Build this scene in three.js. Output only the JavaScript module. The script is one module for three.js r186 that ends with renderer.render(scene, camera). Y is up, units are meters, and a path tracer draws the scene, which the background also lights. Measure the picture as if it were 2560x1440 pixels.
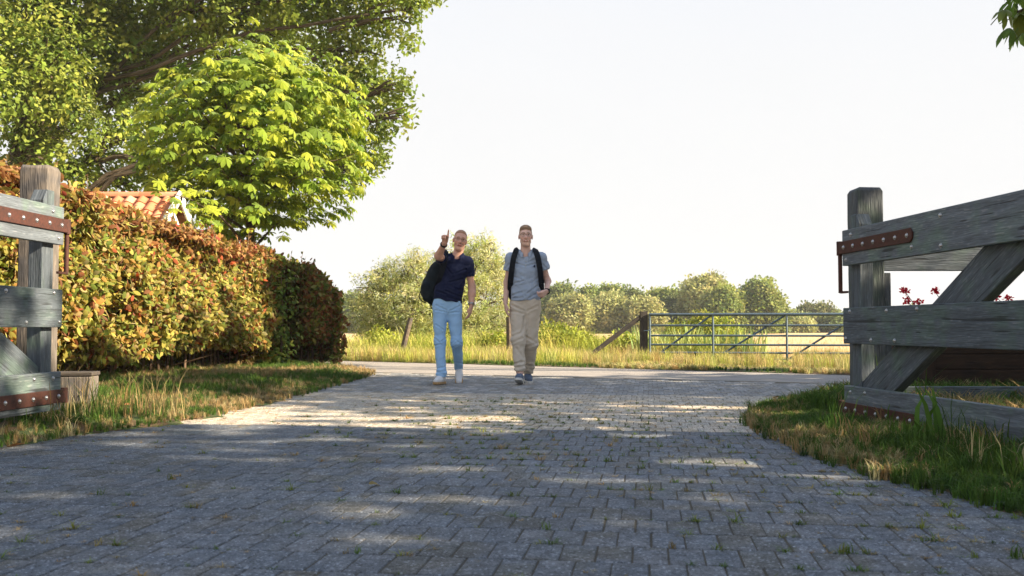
import * as THREE from 'three';
import { mergeGeometries } from 'three/addons/utils/BufferGeometryUtils.js';
import { RoundedBoxGeometry } from 'three/addons/geometries/RoundedBoxGeometry.js';

// ---------------------------------------------------------------- camera, sky, sun, exposure
const scene = new THREE.Scene();
const EYE = 0.67, PITCH = Math.atan(98 / 2400), F = 2400;
const camera = new THREE.PerspectiveCamera(2 * Math.atan(720 / F) * 180 / Math.PI, 16 / 9, 0.1, 1500);
camera.position.set(0, EYE, 0);
camera.rotation.x = PITCH;
camera.focus = 11.2;
camera.userData.fStop = 6.3;

const EXPOSURE = 3.5;
const renderer = new THREE.WebGLRenderer({ antialias: true });
renderer.toneMapping = THREE.LinearToneMapping;
renderer.toneMappingExposure = EXPOSURE;
renderer.shadowMap.enabled = true;

const SUN = new THREE.Vector3(0.86, 0.50, 0.22).normalize();
const sun = new THREE.DirectionalLight(new THREE.Color(1.0, 0.84, 0.62), 5.0);
sun.position.copy(SUN).multiplyScalar(80);
sun.castShadow = true;
sun.shadow.mapSize.set(4096, 4096);
Object.assign(sun.shadow.camera, { left: -40, right: 40, top: 40, bottom: -40, near: 1, far: 220 });
scene.add(sun, sun.target);

// seeded random numbers and noise
function rng(seed) { let a = seed >>> 0; return () => { a = (a + 0x6D2B79F5) >>> 0; let t = a; t = Math.imul(t ^ (t >>> 15), t | 1); t ^= t + Math.imul(t ^ (t >>> 7), t | 61); return ((t ^ (t >>> 14)) >>> 0) / 4294967296; }; }
const hash = (x, y, s) => { let h = Math.imul(x, 374761393) ^ Math.imul(y, 668265263) ^ Math.imul(s, 2147483647 ^ 0x5bd1e995); h = Math.imul(h ^ (h >>> 13), 1274126177); return ((h ^ (h >>> 16)) >>> 0) / 4294967296; };
function vnoise(x, y, s = 1, px = 0, py = 0) {            // value noise, tiling with period px, py when given
  const xi = Math.floor(x), yi = Math.floor(y), fx = x - xi, fy = y - yi, u = fx * fx * (3 - 2 * fx), v = fy * fy * (3 - 2 * fy);
  const w = (i, p) => p ? ((i % p) + p) % p : i;
  const a = hash(w(xi, px), w(yi, py), s), b = hash(w(xi + 1, px), w(yi, py), s), c = hash(w(xi, px), w(yi + 1, py), s), d = hash(w(xi + 1, px), w(yi + 1, py), s);
  return a + (b - a) * u + (c - a) * v + (a - b - c + d) * u * v;
}
const clamp = (x, a = 0, b = 1) => Math.min(b, Math.max(a, x));
const mix = (a, b, t) => a + (b - a) * t;
const smooth = (a, b, x) => { const t = clamp((x - a) / (b - a)); return t * t * (3 - 2 * t); };

{ // pale summer sky: white haze low down, light blue overhead, thin cirrus
  const W = 1024, H = 512, data = new Float32Array(W * H * 4);
  for (let j = 0; j < H; j++) for (let i = 0; i < W; i++) {
    const el = ((j + 0.5) / H - 0.5) * Math.PI, az = (i + 0.5) / W;
    const t = 0.06 * smooth(0, 0.3, el) + 0.94 * smooth(0.2, 1.0, Math.sin(Math.max(el, 0)));
    let r = mix(0.283, 0.13, t), g = mix(0.281, 0.187, t), b = mix(0.277, 0.30, t);
    const warp = vnoise(az * 24, el * 9, 5, 24) * 1.4;
    const c = vnoise(az * 20 + el * 5, el * 16 + warp, 3, 20) * 0.6 + vnoise(az * 64 + el * 9, el * 40 + warp * 3, 4, 64) * 0.4;
    const k = smooth(0.45, 0.85, c) * 0.5 * smooth(0.02, 0.25, el);
    r = mix(r, 0.270, k); g = mix(g, 0.271, k); b = mix(b, 0.273, k);
    if (el < 0) { const m = smooth(0, -0.06, el); r = mix(r, 0.09, m); g = mix(g, 0.09, m); b = mix(b, 0.06, m); }
    data.set([r, g, b, 1], (j * W + i) * 4);
  }
  const sky = new THREE.DataTexture(data, W, H, THREE.RGBAFormat, THREE.FloatType);
  sky.mapping = THREE.EquirectangularReflectionMapping; sky.magFilter = sky.minFilter = THREE.LinearFilter; sky.wrapS = THREE.RepeatWrapping; sky.needsUpdate = true;
  scene.background = sky; scene.environment = sky;
}

// ---------------------------------------------------------------- helpers
const V = (x, y, z) => new THREE.Vector3(x, y, z);
// a measured point: picture position and distance give metres
function at(px, py, D) {
  const u = (px - 1280) / F, v = (720 - py) / F, c = Math.cos(PITCH), s = Math.sin(PITCH);
  const k = D / (c - v * s);
  return V(u * k, EYE + (v * c + s) * k, -D);
}
const taken = new Map();
function numbered(n) { const k = taken.get(n) || 0; taken.set(n, k + 1); return k ? `${n}_${String(k).padStart(3, '0')}` : n; }
function shade(o) { o.castShadow = true; o.receiveShadow = true; return o; }
function part(name, geo, mat, parent) { const m = shade(new THREE.Mesh(geo, mat)); m.name = name; parent.add(m); return m; }
function thing(name, label, category, pos = [0, 0, 0], group) {
  const o = new THREE.Group(); o.name = numbered(name); o.position.set(...pos); scene.add(o);
  o.userData = { label, category }; if (group) o.userData.group = group; return o;
}
function single(name, geo, mat, label, category, group) {
  const m = shade(new THREE.Mesh(geo, mat)); m.name = numbered(name); scene.add(m); m.userData = { label, category }; if (group) m.userData.group = group; return m;
}
function structure(name, geo, mat) { const m = shade(new THREE.Mesh(geo, mat)); m.name = numbered(name); m.userData = { kind: 'structure' }; scene.add(m); return m; }
const _o = new THREE.Object3D(), _q = new THREE.Quaternion(), _c = new THREE.Color();
function instanced(name, geo, mat, list, parent, stuff = true) {  // list of {m: Matrix4, c: [r,g,b]}
  const im = shade(new THREE.InstancedMesh(geo, mat, list.length)); im.name = name;
  list.forEach((e, i) => { im.setMatrixAt(i, e.m); if (e.c) im.setColorAt(i, _c.setRGB(...e.c)); });
  if (stuff) im.userData.kind = 'stuff'; parent.add(im); return im;
}
function mesher() { const pos = [], uv = [], col = [], idx = []; return { pos, uv, col, idx, n() { return pos.length / 3; }, v(x, y, z, u = 0, w = 0, c) { pos.push(x, y, z); uv.push(u, w); if (c) col.push(...c); return pos.length / 3 - 1; }, t(a, b, c) { idx.push(a, b, c); }, q(a, b, c, d) { idx.push(a, b, c, a, c, d); },
  done(flat) { let g = new THREE.BufferGeometry(); g.setAttribute('position', new THREE.Float32BufferAttribute(pos, 3)); g.setAttribute('uv', new THREE.Float32BufferAttribute(uv, 2)); if (col.length) g.setAttribute('color', new THREE.Float32BufferAttribute(col, 3)); g.setIndex(idx); if (flat) g = g.toNonIndexed(); g.computeVertexNormals(); return g; } }; }
// uv in metres by the way each face points; length axis given first
function metreUV(geo, along = 'x', off = 0) {
  const g = geo.index ? geo.toNonIndexed() : geo, p = g.attributes.position, uv = new Float32Array(p.count * 2), ax = { x: 0, y: 1, z: 2 }[along];
  const a = V(), b = V(), c = V();
  for (let i = 0; i < p.count; i += 3) {
    a.fromBufferAttribute(p, i); b.fromBufferAttribute(p, i + 1); c.fromBufferAttribute(p, i + 2);
    const n = b.clone().sub(a).cross(c.clone().sub(a)), m = [Math.abs(n.x), Math.abs(n.y), Math.abs(n.z)], k = m.indexOf(Math.max(...m));
    const others = [0, 1, 2].filter(i => i !== k), U = others.includes(ax) ? ax : others[0], W = others.find(i => i !== U);
    [a, b, c].forEach((v, j) => { const e = v.toArray(); uv[(i + j) * 2] = e[U] + off; uv[(i + j) * 2 + 1] = e[W] + off * 0.37 + k * 0.31; });
  }
  g.setAttribute('uv', new THREE.BufferAttribute(uv, 2)); return g;
}
let boxSeed = 0;
function board(w, h, d, along = 'x', r = 0.006) { return metreUV(new RoundedBoxGeometry(w, h, d, 2, Math.min(r, w / 3, h / 3, d / 3)), along, (boxSeed = (boxSeed + 0.618) % 7)); }
function tube(points, radii, sides = 7) {       // tapered tube through points
  const m = mesher(), n = points.length; let side = V(1, 0, 0), prev = null, len = 0;
  for (let i = 0; i < n; i++) {
    const t = points[Math.min(n - 1, i + 1)].clone().sub(points[Math.max(0, i - 1)]).normalize();
    if (!prev) side = Math.abs(t.y) < 0.9 ? V(0, 1, 0).cross(t).normalize() : V(1, 0, 0).cross(t).normalize();
    else { side.sub(t.clone().multiplyScalar(side.dot(t))).normalize(); len += points[i].distanceTo(points[i - 1]); }
    prev = t; const up = t.clone().cross(side), R = Array.isArray(radii) ? radii[Math.min(i, radii.length - 1)] : radii;
    for (let k = 0; k <= sides; k++) { const a = k / sides * Math.PI * 2, p = points[i].clone().addScaledVector(side, Math.cos(a) * R).addScaledVector(up, Math.sin(a) * R); m.v(p.x, p.y, p.z, k / sides * Math.PI * 2 * R, len); }
    if (i) for (let k = 0; k < sides; k++) { const a = (i - 1) * (sides + 1) + k, b = i * (sides + 1) + k; m.q(a, a + 1, b + 1, b); }
  }
  for (const [i, s] of [[0, -1], [n - 1, 1]]) { const c = m.v(points[i].x, points[i].y, points[i].z), o = i * (sides + 1); for (let k = 0; k < sides; k++) s > 0 ? m.t(c, o + k, o + k + 1) : m.t(c, o + k + 1, o + k); }
  return m.done();
}
const smoothCurve = (pts, n) => new THREE.CatmullRomCurve3(pts).getPoints(n);

// ---------------------------------------------------------------- textures
function texture(w, h, f, srgb = true) {
  const d = new Uint8Array(w * h * 4);
  for (let j = 0; j < h; j++) for (let i = 0; i < w; i++) { const c = f(i / w, j / h, i, j); const o = (j * w + i) * 4; for (let k = 0; k < 3; k++) d[o + k] = clamp(Array.isArray(c) ? c[k] : c) * 255; d[o + 3] = 255; }
  const t = new THREE.DataTexture(d, w, h); t.wrapS = t.wrapT = THREE.RepeatWrapping; t.magFilter = THREE.LinearFilter; t.minFilter = THREE.LinearMipmapLinearFilter; t.generateMipmaps = true; if (srgb) t.colorSpace = THREE.SRGBColorSpace; t.needsUpdate = true; return t;
}
function scaled(t, u, v) { const c = t.clone(); c.repeat.set(u, v); c.needsUpdate = true; return c; }
function woodField(u, v, s) {                        // grain runs along u
  const warp = vnoise(u * 6, v * 5, s, 6, 5) * 1.6 + vnoise(u * 14, v * 10, s + 1, 14, 10) * 0.5;
  const rings = Math.sin((v * 9 + warp * 0.5) * Math.PI * 2) * 0.5 + 0.5;
  const fib = vnoise(u * 18, v * 190 + warp * 2, s + 2, 18, 0), fib2 = vnoise(u * 50, v * 90, s + 3, 50, 90);
  const crack = smooth(0.80, 0.93, vnoise(u * 5, v * 70, s + 4, 5, 70)) * smooth(0.4, 0.7, vnoise(u * 9, v * 20, s + 6, 9, 20));
  const stain = vnoise(u * 5, v * 3, s + 5, 5, 3) * 0.6 + vnoise(u * 22, v * 12, s + 8, 22, 12) * 0.4;
  return { rings, fib, fib2, crack, stain };
}
function woodTextures(base, alt, pale, s) {
  const col = texture(1024, 512, (u, v) => { const w = woodField(u, v, s); const k = w.fib * 0.34 + w.fib2 * 0.2 + w.rings * 0.22 + w.stain * 0.24; const p = smooth(0.55, 0.9, w.stain), q = smooth(0.66, 0.92, w.fib2 * 0.5 + w.fib * 0.5) * 0.45;
    return [0, 1, 2].map(i => { let c = mix(base[i], alt[i], p) * (0.70 + 0.5 * k); c = mix(c, pale[i], q * 0.8); return c * (1 - 0.45 * w.crack); }); });
  const bump = texture(1024, 512, (u, v) => { const w = woodField(u, v, s); return clamp(w.fib * 0.4 + w.rings * 0.25 + w.fib2 * 0.2 + 0.15 - w.crack * 0.8); }, false);
  return { col, bump };
}
const wt1 = woodTextures([0.37, 0.40, 0.43], [0.36, 0.42, 0.40], [0.62, 0.60, 0.60], 11);
const wt2 = woodTextures([0.41, 0.38, 0.35], [0.30, 0.29, 0.29], [0.62, 0.56, 0.50], 41);
const woodMat = (t, color, bump = 0.004, su = 0.7, sv = 1.3) => new THREE.MeshStandardMaterial({ map: scaled(t.col, su, sv), bumpMap: scaled(t.bump, su, sv), bumpScale: bump, roughness: 0.86, color });
const M = {};
M.gateWood = woodMat(wt1, 0xffffff);
M.gateWood2 = woodMat(wt1, 0xd8dcde);
M.postWood = woodMat(wt2, 0xffffff, 0.005);
M.postWoodDark = woodMat(wt2, 0xb0aca8, 0.005);
M.postWoodGrey = woodMat(wt1, 0xc4c2c0, 0.005);
M.planter = woodMat(wt2, 0x8a6a4c, 0.003);
M.greyPole = woodMat(wt2, 0xf2e4d2, 0.003);
const rustT = texture(256, 256, (u, v) => { const n = vnoise(u * 8, v * 8, 71, 8, 8) * 0.5 + vnoise(u * 40, v * 40, 72, 40, 40) * 0.5; return [mix(0.20, 0.35, n), mix(0.125, 0.19, n), mix(0.105, 0.14, n)]; });
M.rust = new THREE.MeshStandardMaterial({ map: scaled(rustT, 3, 3), roughness: 0.78, metalness: 0.2 });
M.zinc = new THREE.MeshStandardMaterial({ color: new THREE.Color().setRGB(0.40, 0.41, 0.43), roughness: 0.42, metalness: 0.9 });
const galvT = texture(256, 256, (u, v) => { const n = vnoise(u * 12, v * 12, 75, 12, 12) * 0.6 + vnoise(u * 50, v * 50, 76, 50, 50) * 0.4; return [mix(0.30, 0.42, n), mix(0.36, 0.48, n), mix(0.40, 0.52, n)]; });
M.galv = new THREE.MeshStandardMaterial({ map: scaled(galvT, 2, 2), roughness: 0.5, metalness: 0.55 });
const barkT = texture(512, 512, (u, v) => { const n = vnoise(u * 24, v * 6, 81, 24, 6) * 0.6 + vnoise(u * 60, v * 24, 82, 60, 24) * 0.4; return [mix(0.20, 0.44, n), mix(0.17, 0.38, n), mix(0.13, 0.30, n)]; });
const barkB = texture(256, 256, (u, v) => vnoise(u * 24, v * 6, 81, 24, 6) * 0.7 + vnoise(u * 60, v * 24, 82, 60, 24) * 0.3, false);
M.bark = new THREE.MeshStandardMaterial({ map: scaled(barkT, 1.2, 0.8), bumpMap: scaled(barkB, 1.2, 0.8), bumpScale: 0.02, roughness: 0.95 });
M.twig = new THREE.MeshStandardMaterial({ color: new THREE.Color().setRGB(0.12, 0.075, 0.045), roughness: 0.9 });
M.leaf = new THREE.MeshPhysicalMaterial({ color: 0xffffff, roughness: 0.8, transmission: 0.5, thickness: 0, side: THREE.DoubleSide, specularIntensity: 0.35, ior: 1.4 });
M.blade = new THREE.MeshPhysicalMaterial({ color: 0xffffff, roughness: 0.85, transmission: 0.3, thickness: 0, side: THREE.DoubleSide, specularIntensity: 0.25, ior: 1.4 });
const leafColor = (c, base = M.leaf) => { const m = base.clone(); m.color = new THREE.Color().setRGB(...c); return m; };
// ---------------------------------------------------------------- ground
const sandT = texture(512, 512, (u, v) => { const n = vnoise(u * 9, v * 9, 91, 9, 9) * 0.4 + vnoise(u * 60, v * 60, 92, 60, 60) * 0.35 + hash(u * 512 | 0, v * 512 | 0, 93) * 0.25; return [mix(0.26, 0.5, n), mix(0.25, 0.46, n), mix(0.22, 0.39, n)]; });
const fieldT = texture(1024, 1024, (u, v) => { const n = vnoise(u * 7, v * 7, 94, 7, 7) * 0.4 + vnoise(u * 40, v * 90, 95, 40, 90) * 0.35 + hash(u * 1024 | 0, v * 1024 | 0, 96) * 0.25; return [mix(0.62, 0.80, n), mix(0.54, 0.68, n), mix(0.37, 0.50, n)]; });
const soilT = texture(512, 512, (u, v) => { const n = vnoise(u * 10, v * 10, 97, 10, 10) * 0.45 + vnoise(u * 70, v * 70, 98, 70, 70) * 0.3 + hash(u * 512 | 0, v * 512 | 0, 99) * 0.25, g = smooth(0.45, 0.7, vnoise(u * 14, v * 14, 100, 14, 14)); return [mix(mix(0.30, 0.5, n), 0.27, g), mix(mix(0.24, 0.40, n), 0.33, g), mix(mix(0.17, 0.27, n), 0.16, g)]; });
const speckle = texture(1024, 1024, (u, v, i, j) => { const a = hash(i >> 2, j >> 2, 111), b = hash(i >> 1, j >> 1, 112), c = hash(i, j, 114), n = vnoise(u * 60, v * 60, 113, 60, 60); let k = 0.56 + 0.16 * n + 0.16 * (c - 0.5) + 0.26 * (b - 0.5) + 0.10 * (vnoise(u * 200, v * 200, 118, 200, 200) - 0.5); if (a > 0.92) k += 0.40 * (a - 0.92) / 0.08 + 0.08; if (a < 0.08) k -= 0.16; const st = smooth(0.5, 0.75, vnoise(u * 9, v * 9, 115, 9, 9)) * 0.10, w = (vnoise(u * 16, v * 16, 119, 16, 16) - 0.5) * 0.08; return [k - st * 0.3 + w, k - st * 0.55 + w * 0.5, k - st]; });
const speckleB = texture(512, 512, (u, v, i, j) => hash(i >> 1, j >> 1, 116) * 0.6 + hash(i, j, 117) * 0.4, false);
const asphaltT = texture(1024, 1024, (u, v, i, j) => { const n = vnoise(u * 8, v * 8, 121, 8, 8) * 0.35 + hash(i >> 1, j >> 1, 122) * 0.4 + vnoise(u * 90, v * 90, 123, 90, 90) * 0.25; return [mix(0.46, 0.66, n), mix(0.44, 0.63, n), mix(0.42, 0.60, n)]; });
M.sand = new THREE.MeshStandardMaterial({ map: scaled(sandT, 1.5, 1.5), roughness: 1, color: 0xb2afa8 });
M.field = new THREE.MeshStandardMaterial({ map: scaled(fieldT, 0.09, 0.09), roughness: 1 });
M.soil = new THREE.MeshStandardMaterial({ map: scaled(soilT, 0.8, 0.8), bumpMap: scaled(speckleB, 1, 1), bumpScale: 0.01, roughness: 1 });
M.asphalt = new THREE.MeshStandardMaterial({ map: scaled(asphaltT, 0.5, 0.5), bumpMap: scaled(speckleB, 1.2, 1.2), bumpScale: 0.004, roughness: 0.92 });
M.paver = new THREE.MeshStandardMaterial({ map: scaled(speckle, 0.55, 0.55), bumpMap: scaled(speckleB, 0.8, 0.8), bumpScale: 0.004, roughness: 0.82, vertexColors: true });

function sheet(poly, y, name, mat, nx = 1) {                // flat polygon given as [X, D] pairs, uv in metres
  const s = new THREE.Shape(poly.map(([x, d]) => new THREE.Vector2(x, d))), g = new THREE.ShapeGeometry(s), p = g.attributes.position, uv = g.attributes.uv;
  for (let i = 0; i < p.count; i++) { const x = p.getX(i), d = p.getY(i); uv.setXY(i, x, d); p.setXYZ(i, x, y, -d); }
  g.computeVertexNormals(); return structure(name, g, mat);
}
sheet([[-600, -60], [600, -60], [600, 700], [-600, 700]], -0.06, 'field', M.field);
const roadFar = X => 16.9 - 0.71 * X, roadNear = X => 13.3 - 0.5 * X;
// edges of the drive, [X, D]
const edgeL = [[-3.5, 0.5], [-3.2, 3.5], [-2.86, 5.2], [-2.5, 6.2], [-2.2, 7.2], [-2.05, 9], [-1.98, 11], [-1.9, 12.9], [-2.05, 14.2], [-2.6, 15.6], [-3.6, 17.0], [-8, 20.2], [-30, 36]];
const edgeR = [[2.3, 0.5], [1.9, 3.2], [1.6, 4.4], [1.55, 5.6], [1.66, 6.7], [2.0, 7.8], [2.6, 8.9], [3.3, 9.5], [5.0, 9.0], [8, 7.2], [30, -8.6]];
function edgeAt(e, D, upTo) { for (let i = 1; i < upTo; i++) if (D <= e[i][1]) return mix(e[i - 1][0], e[i][0], clamp((D - e[i - 1][1]) / (e[i][1] - e[i - 1][1]))); return e[upTo - 1][0]; }
const XL = D => edgeAt(edgeL, D, 11), XR = D => edgeAt(edgeR, D, 8);
sheet([[-3.8, 0.3], [2.6, 0.3], [4.6, 8], [7.6, 9.6], [4.6, 11.2], [-2.4, 14.6], [-3.4, 15.2], [-2.6, 8]], -0.0028, 'driveway_bed', M.sand);
sheet([[-34, 43], [-34, 30.6], [-3.4, 14.98], [4.0, 11.28], [34, -8], [34, -7.3]], -0.004, 'road', M.asphalt);

// paving bricks, courses running a little askew to the picture
const PW = 0.105, PD = 0.207, PA = -0.14, ca = Math.cos(PA), sa = Math.sin(PA);
const paveX = (s, t) => s * ca - t * sa, paveD = (s, t) => 6.36 + s * sa + t * ca;   // (s, t): along / across the courses; t = 0 is where the grey gives way to beige
function brick(m, s, t, w, d, y, c, r, ou, ov) {
  const b = m.n(), hw = w / 2, hd = d / 2, ch = 0.003, tx = (r() - 0.5) * 0.012, ty = (r() - 0.5) * 0.006, yaw = (r() - 0.5) * 0.012;
  const P = (x, z, dy, u, v) => { const xx = s + x - z * yaw, tt = t + z + x * yaw; m.v(paveX(xx, tt), y + dy + x * tx + z * ty, -paveD(xx, tt), ou + x, ov + z, c); };
  for (const [k, dy] of [[0, -0.03], [0, -ch], [ch, 0]]) for (const [sx, sz] of [[-1, -1], [1, -1], [1, 1], [-1, 1]]) P(sx * (hw - k), sz * (hd - k), dy);
  for (const l of [0, 4]) for (let k = 0; k < 4; k++) m.q(b + l + k, b + l + (k + 1) % 4, b + l + 4 + (k + 1) % 4, b + l + 4 + k);
  m.q(b + 8, b + 9, b + 10, b + 11);
}
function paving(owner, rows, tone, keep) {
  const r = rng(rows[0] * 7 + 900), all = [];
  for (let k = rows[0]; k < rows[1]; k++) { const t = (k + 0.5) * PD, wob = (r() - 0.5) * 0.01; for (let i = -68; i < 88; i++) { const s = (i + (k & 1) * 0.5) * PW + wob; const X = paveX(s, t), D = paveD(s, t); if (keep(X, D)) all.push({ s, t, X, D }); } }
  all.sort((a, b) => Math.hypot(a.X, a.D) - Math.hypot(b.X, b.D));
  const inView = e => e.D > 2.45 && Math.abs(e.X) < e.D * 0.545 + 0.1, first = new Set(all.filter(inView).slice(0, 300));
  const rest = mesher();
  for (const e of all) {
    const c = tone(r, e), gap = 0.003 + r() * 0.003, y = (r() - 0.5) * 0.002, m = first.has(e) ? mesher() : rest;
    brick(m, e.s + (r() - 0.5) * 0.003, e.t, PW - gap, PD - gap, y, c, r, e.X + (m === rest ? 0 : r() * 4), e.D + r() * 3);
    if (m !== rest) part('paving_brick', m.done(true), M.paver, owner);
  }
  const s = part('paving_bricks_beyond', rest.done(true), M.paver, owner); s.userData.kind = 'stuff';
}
function pavedArea(name) { const o = new THREE.Group(); o.name = name; o.userData = { kind: 'structure' }; scene.add(o); return o; }
const inDrive = (X, D) => X > XL(D) - 0.25 && X < XR(D) + (D > 8.9 ? 3 : 0.25) && D < roadNear(X) - 0.05 && (D < 9 || X < 6.5);
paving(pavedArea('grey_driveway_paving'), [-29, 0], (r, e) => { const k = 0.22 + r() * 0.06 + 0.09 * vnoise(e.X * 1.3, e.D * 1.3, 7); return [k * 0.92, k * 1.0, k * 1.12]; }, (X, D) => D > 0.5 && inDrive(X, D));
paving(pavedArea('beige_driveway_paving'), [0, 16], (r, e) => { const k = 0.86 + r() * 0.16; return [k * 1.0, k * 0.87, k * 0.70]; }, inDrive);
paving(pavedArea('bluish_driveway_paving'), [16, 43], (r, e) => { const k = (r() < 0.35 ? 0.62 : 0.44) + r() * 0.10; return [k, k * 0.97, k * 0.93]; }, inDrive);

// verges: low soil banks beside the paving
function bank(name, edge, out, rise, n = 10, width = 8) {
  const m = mesher(), pts = edge.map(([x, d]) => V(x, 0, -d)), c = new THREE.CatmullRomCurve3(pts, false, 'catmullrom', 0.3).getPoints(140);
  c.forEach((p, i) => { for (let k = 0; k <= n; k++) { const t = k / n, w = (Math.pow(t, 1.8)) * width, wob = (vnoise(i * 0.55, k, 31) - 0.5) * 0.22 * (k === 0 ? 1 : 0.3); const x = p.x + out[0] * (w + wob), z = p.z + out[1] * (w + wob); const y = -0.004 + rise * smooth(0, 0.9, w + 0.05) + (k ? 0.03 * (vnoise(x * 3, z * 3, 33) - 0.3) : 0); m.v(x, y, z, x, -z); } });
  for (let i = 0; i + 1 < c.length; i++) for (let k = 0; k < n; k++) { const a = i * (n + 1) + k; out[0] < 0 ? m.q(a, a + n + 1, a + n + 2, a + 1) : m.q(a, a + 1, a + n + 2, a + n + 1); }
  return structure(name, m.done(), M.soil);
}
bank('left_verge', edgeL.slice(0, 11), [-1, 0], 0.07, 12, 9);
bank('right_verge', edgeR.slice(0, 10), [1, 0.25], 0.05, 12, 9);
{ // ground beyond the road
  const m = mesher(), N = 90;
  for (let i = 0; i <= N; i++) { const X = mix(-34, 20, i / N); [0, 0.35, 0.8, 1.6, 3, 5, 8].forEach((w, k) => { const d = roadFar(X) + w * 0.9 + (k ? 0 : (vnoise(i * 0.8, 1, 35) - 0.5) * 0.25); m.v(X + w * 0.5, (k ? [0, 0.02, 0.03, 0.02, -0.02, -0.04, -0.09][k] : 0.002) + 0.02 * (vnoise(X * 3, d * 3, 36) - 0.5) * (k ? 1 : 0), -d, X, d); }); }
  for (let i = 0; i < N; i++) for (let k = 0; k < 6; k++) { const a = i * 7 + k; m.q(a, a + 7, a + 8, a + 1); }
  structure('far_verge', m.done(), M.soil);
}
// ---------------------------------------------------------------- wooden field gates standing open
const boltGeo = (() => { const g = new THREE.SphereGeometry(0.013, 10, 5, 0, Math.PI * 2, 0, Math.PI / 2); g.scale(1, 0.75, 1); const w = new THREE.CylinderGeometry(0.017, 0.018, 0.003, 10); w.translate(0, 0.0015, 0); g.translate(0, 0.003, 0); const m = mergeGeometries([g.toNonIndexed(), w.toNonIndexed()]); m.rotateX(Math.PI / 2); m.scale(0.85, 0.85, 0.85); return m; })();  // dome on a washer, facing +z
// A leaf in its own axes: x runs from the hinge end to the free end, y up, +z is the face towards the drive.
function gateLeaf(label, pos, turn, lift, L) {
  const o = thing('wooden_gate', label, 'gate', pos, 'wooden gate leaves of the drive');
  o.rotation.y = turn;
  const bt = 0.045, core = 0.10, H = 0.252, zf = core / 2 + bt / 2 + 0.001, zb = -zf;
  const rails = [[0.13, 'bottom'], [0.675, 'mid'], [1.225, 'top']];
  const bolt = (x, y, z = zf + bt / 2, p = o) => { const b = part('bolt', boltGeo, M.zinc, p); b.position.set(x, y, z); return b; };
  rails.forEach(([y, w], i) => {
    const f = part('rail_board', board(L, H, bt, 'x'), i === 1 ? M.gateWood2 : M.gateWood, o); f.position.set(L / 2 - 0.02, y + lift, zf);
  });
  for (const x of [0.085, L - 0.1]) {
    const hgt = 1.44, s = new THREE.Shape(); s.moveTo(-0.06, 0); s.lineTo(0.06, 0); s.lineTo(0.06, hgt - 0.07); s.lineTo(0.015, hgt); s.lineTo(-0.06, hgt); s.closePath();
    const g = metreUV(new THREE.ExtrudeGeometry(s, { depth: core - 0.012, bevelSize: 0.005, bevelThickness: 0.005, bevelSegments: 1 }), 'y', x); g.translate(0, 0, -core / 2 + 0.006);
    const st = part('stile', g, M.gateWood2, o); st.position.set(x, lift + 0.012, 0);
  }
  { // brace between the two skins, cut to the rails
    const a = V(0.36, 0.27 + lift, 0), b = V(1.83, 1.09 + lift, 0), d = b.clone().sub(a), len = d.length() + 0.42;
    const g = board(len, 0.25, 0.07, 'x'); const br = part('brace', g, M.gateWood2, o); br.position.copy(a.clone().add(b).multiplyScalar(0.5)); br.rotation.z = Math.atan2(d.y, d.x);
  }
  // iron straps with their eyes and pins
  for (const [y, n] of [[1.228, 7], [0.095, 7]]) {
    const s = new THREE.Shape(); s.moveTo(-0.05, -0.042); s.lineTo(0.95, -0.042); s.lineTo(0.975, -0.015); s.lineTo(0.975, 0.015); s.lineTo(0.95, 0.042); s.lineTo(-0.05, 0.042); s.closePath();
    const g = metreUV(new THREE.ExtrudeGeometry(s, { depth: 0.008, bevelSize: 0.002, bevelThickness: 0.002, bevelSegments: 1 }), 'x', y); const st = part('hinge_strap', g, M.rust, o); st.position.set(0, y + lift, zf + bt / 2 + 0.003);
    for (let k = 0; k < n; k++) { const b = part('bolt', boltGeo, M.zinc, st); b.position.set(0.03 + k * 0.148, 0, 0.010); }
    const eye = new THREE.CylinderGeometry(0.024, 0.024, 0.10, 12), pinS = new THREE.CylinderGeometry(0.015, 0.015, 0.27, 10);
    const e = part('hinge_eye', metreUV(eye, 'y'), M.rust, o); e.position.set(-0.072, y + lift, zf + bt / 2 - 0.008);
    if (y > 1) { const p = part('hinge_pin', metreUV(pinS, 'y'), M.rust, o); p.position.set(-0.072, y + lift - 0.185, zf + bt / 2 - 0.008); const a = part('hinge_pin', board(0.10, 0.016, 0.02, 'x', 0.003), M.rust, o); a.position.set(-0.02, y + lift - 0.315, zf + bt / 2 - 0.012); }
  }
  for (const [x, y] of [[0.12, 0.085], [0.045, -0.085], [0.95, -0.07], [1.28, -0.09], [1.28, 0.085], [2.1, 0.08], [2.1, -0.08]]) bolt(x, 1.225 + lift + y);
  for (const [x, y] of [[0.09, 0.10], [0.02, -0.09], [0.62, 0.095], [1.0, 0.10], [0.40, -0.095], [0.72, -0.095], [2.2, 0.09], [2.2, -0.09]]) bolt(x, 0.675 + lift + y);
  for (const [x, y] of [[0.08, 0.085], [0.30, 0.09], [0.06, -0.085], [2.2, 0.07], [2.2, -0.07]]) bolt(x, 0.13 + lift + y);
  return o;
}
// right leaf: hinge end at (2.33, D 6.8), running towards the camera; its drive face looks left
gateLeaf('open weathered grey plank gate leaf, right of the drive', [2.445, 0.005, -6.80], -Math.PI / 2 + 0.095, 0, 2.75);
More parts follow.
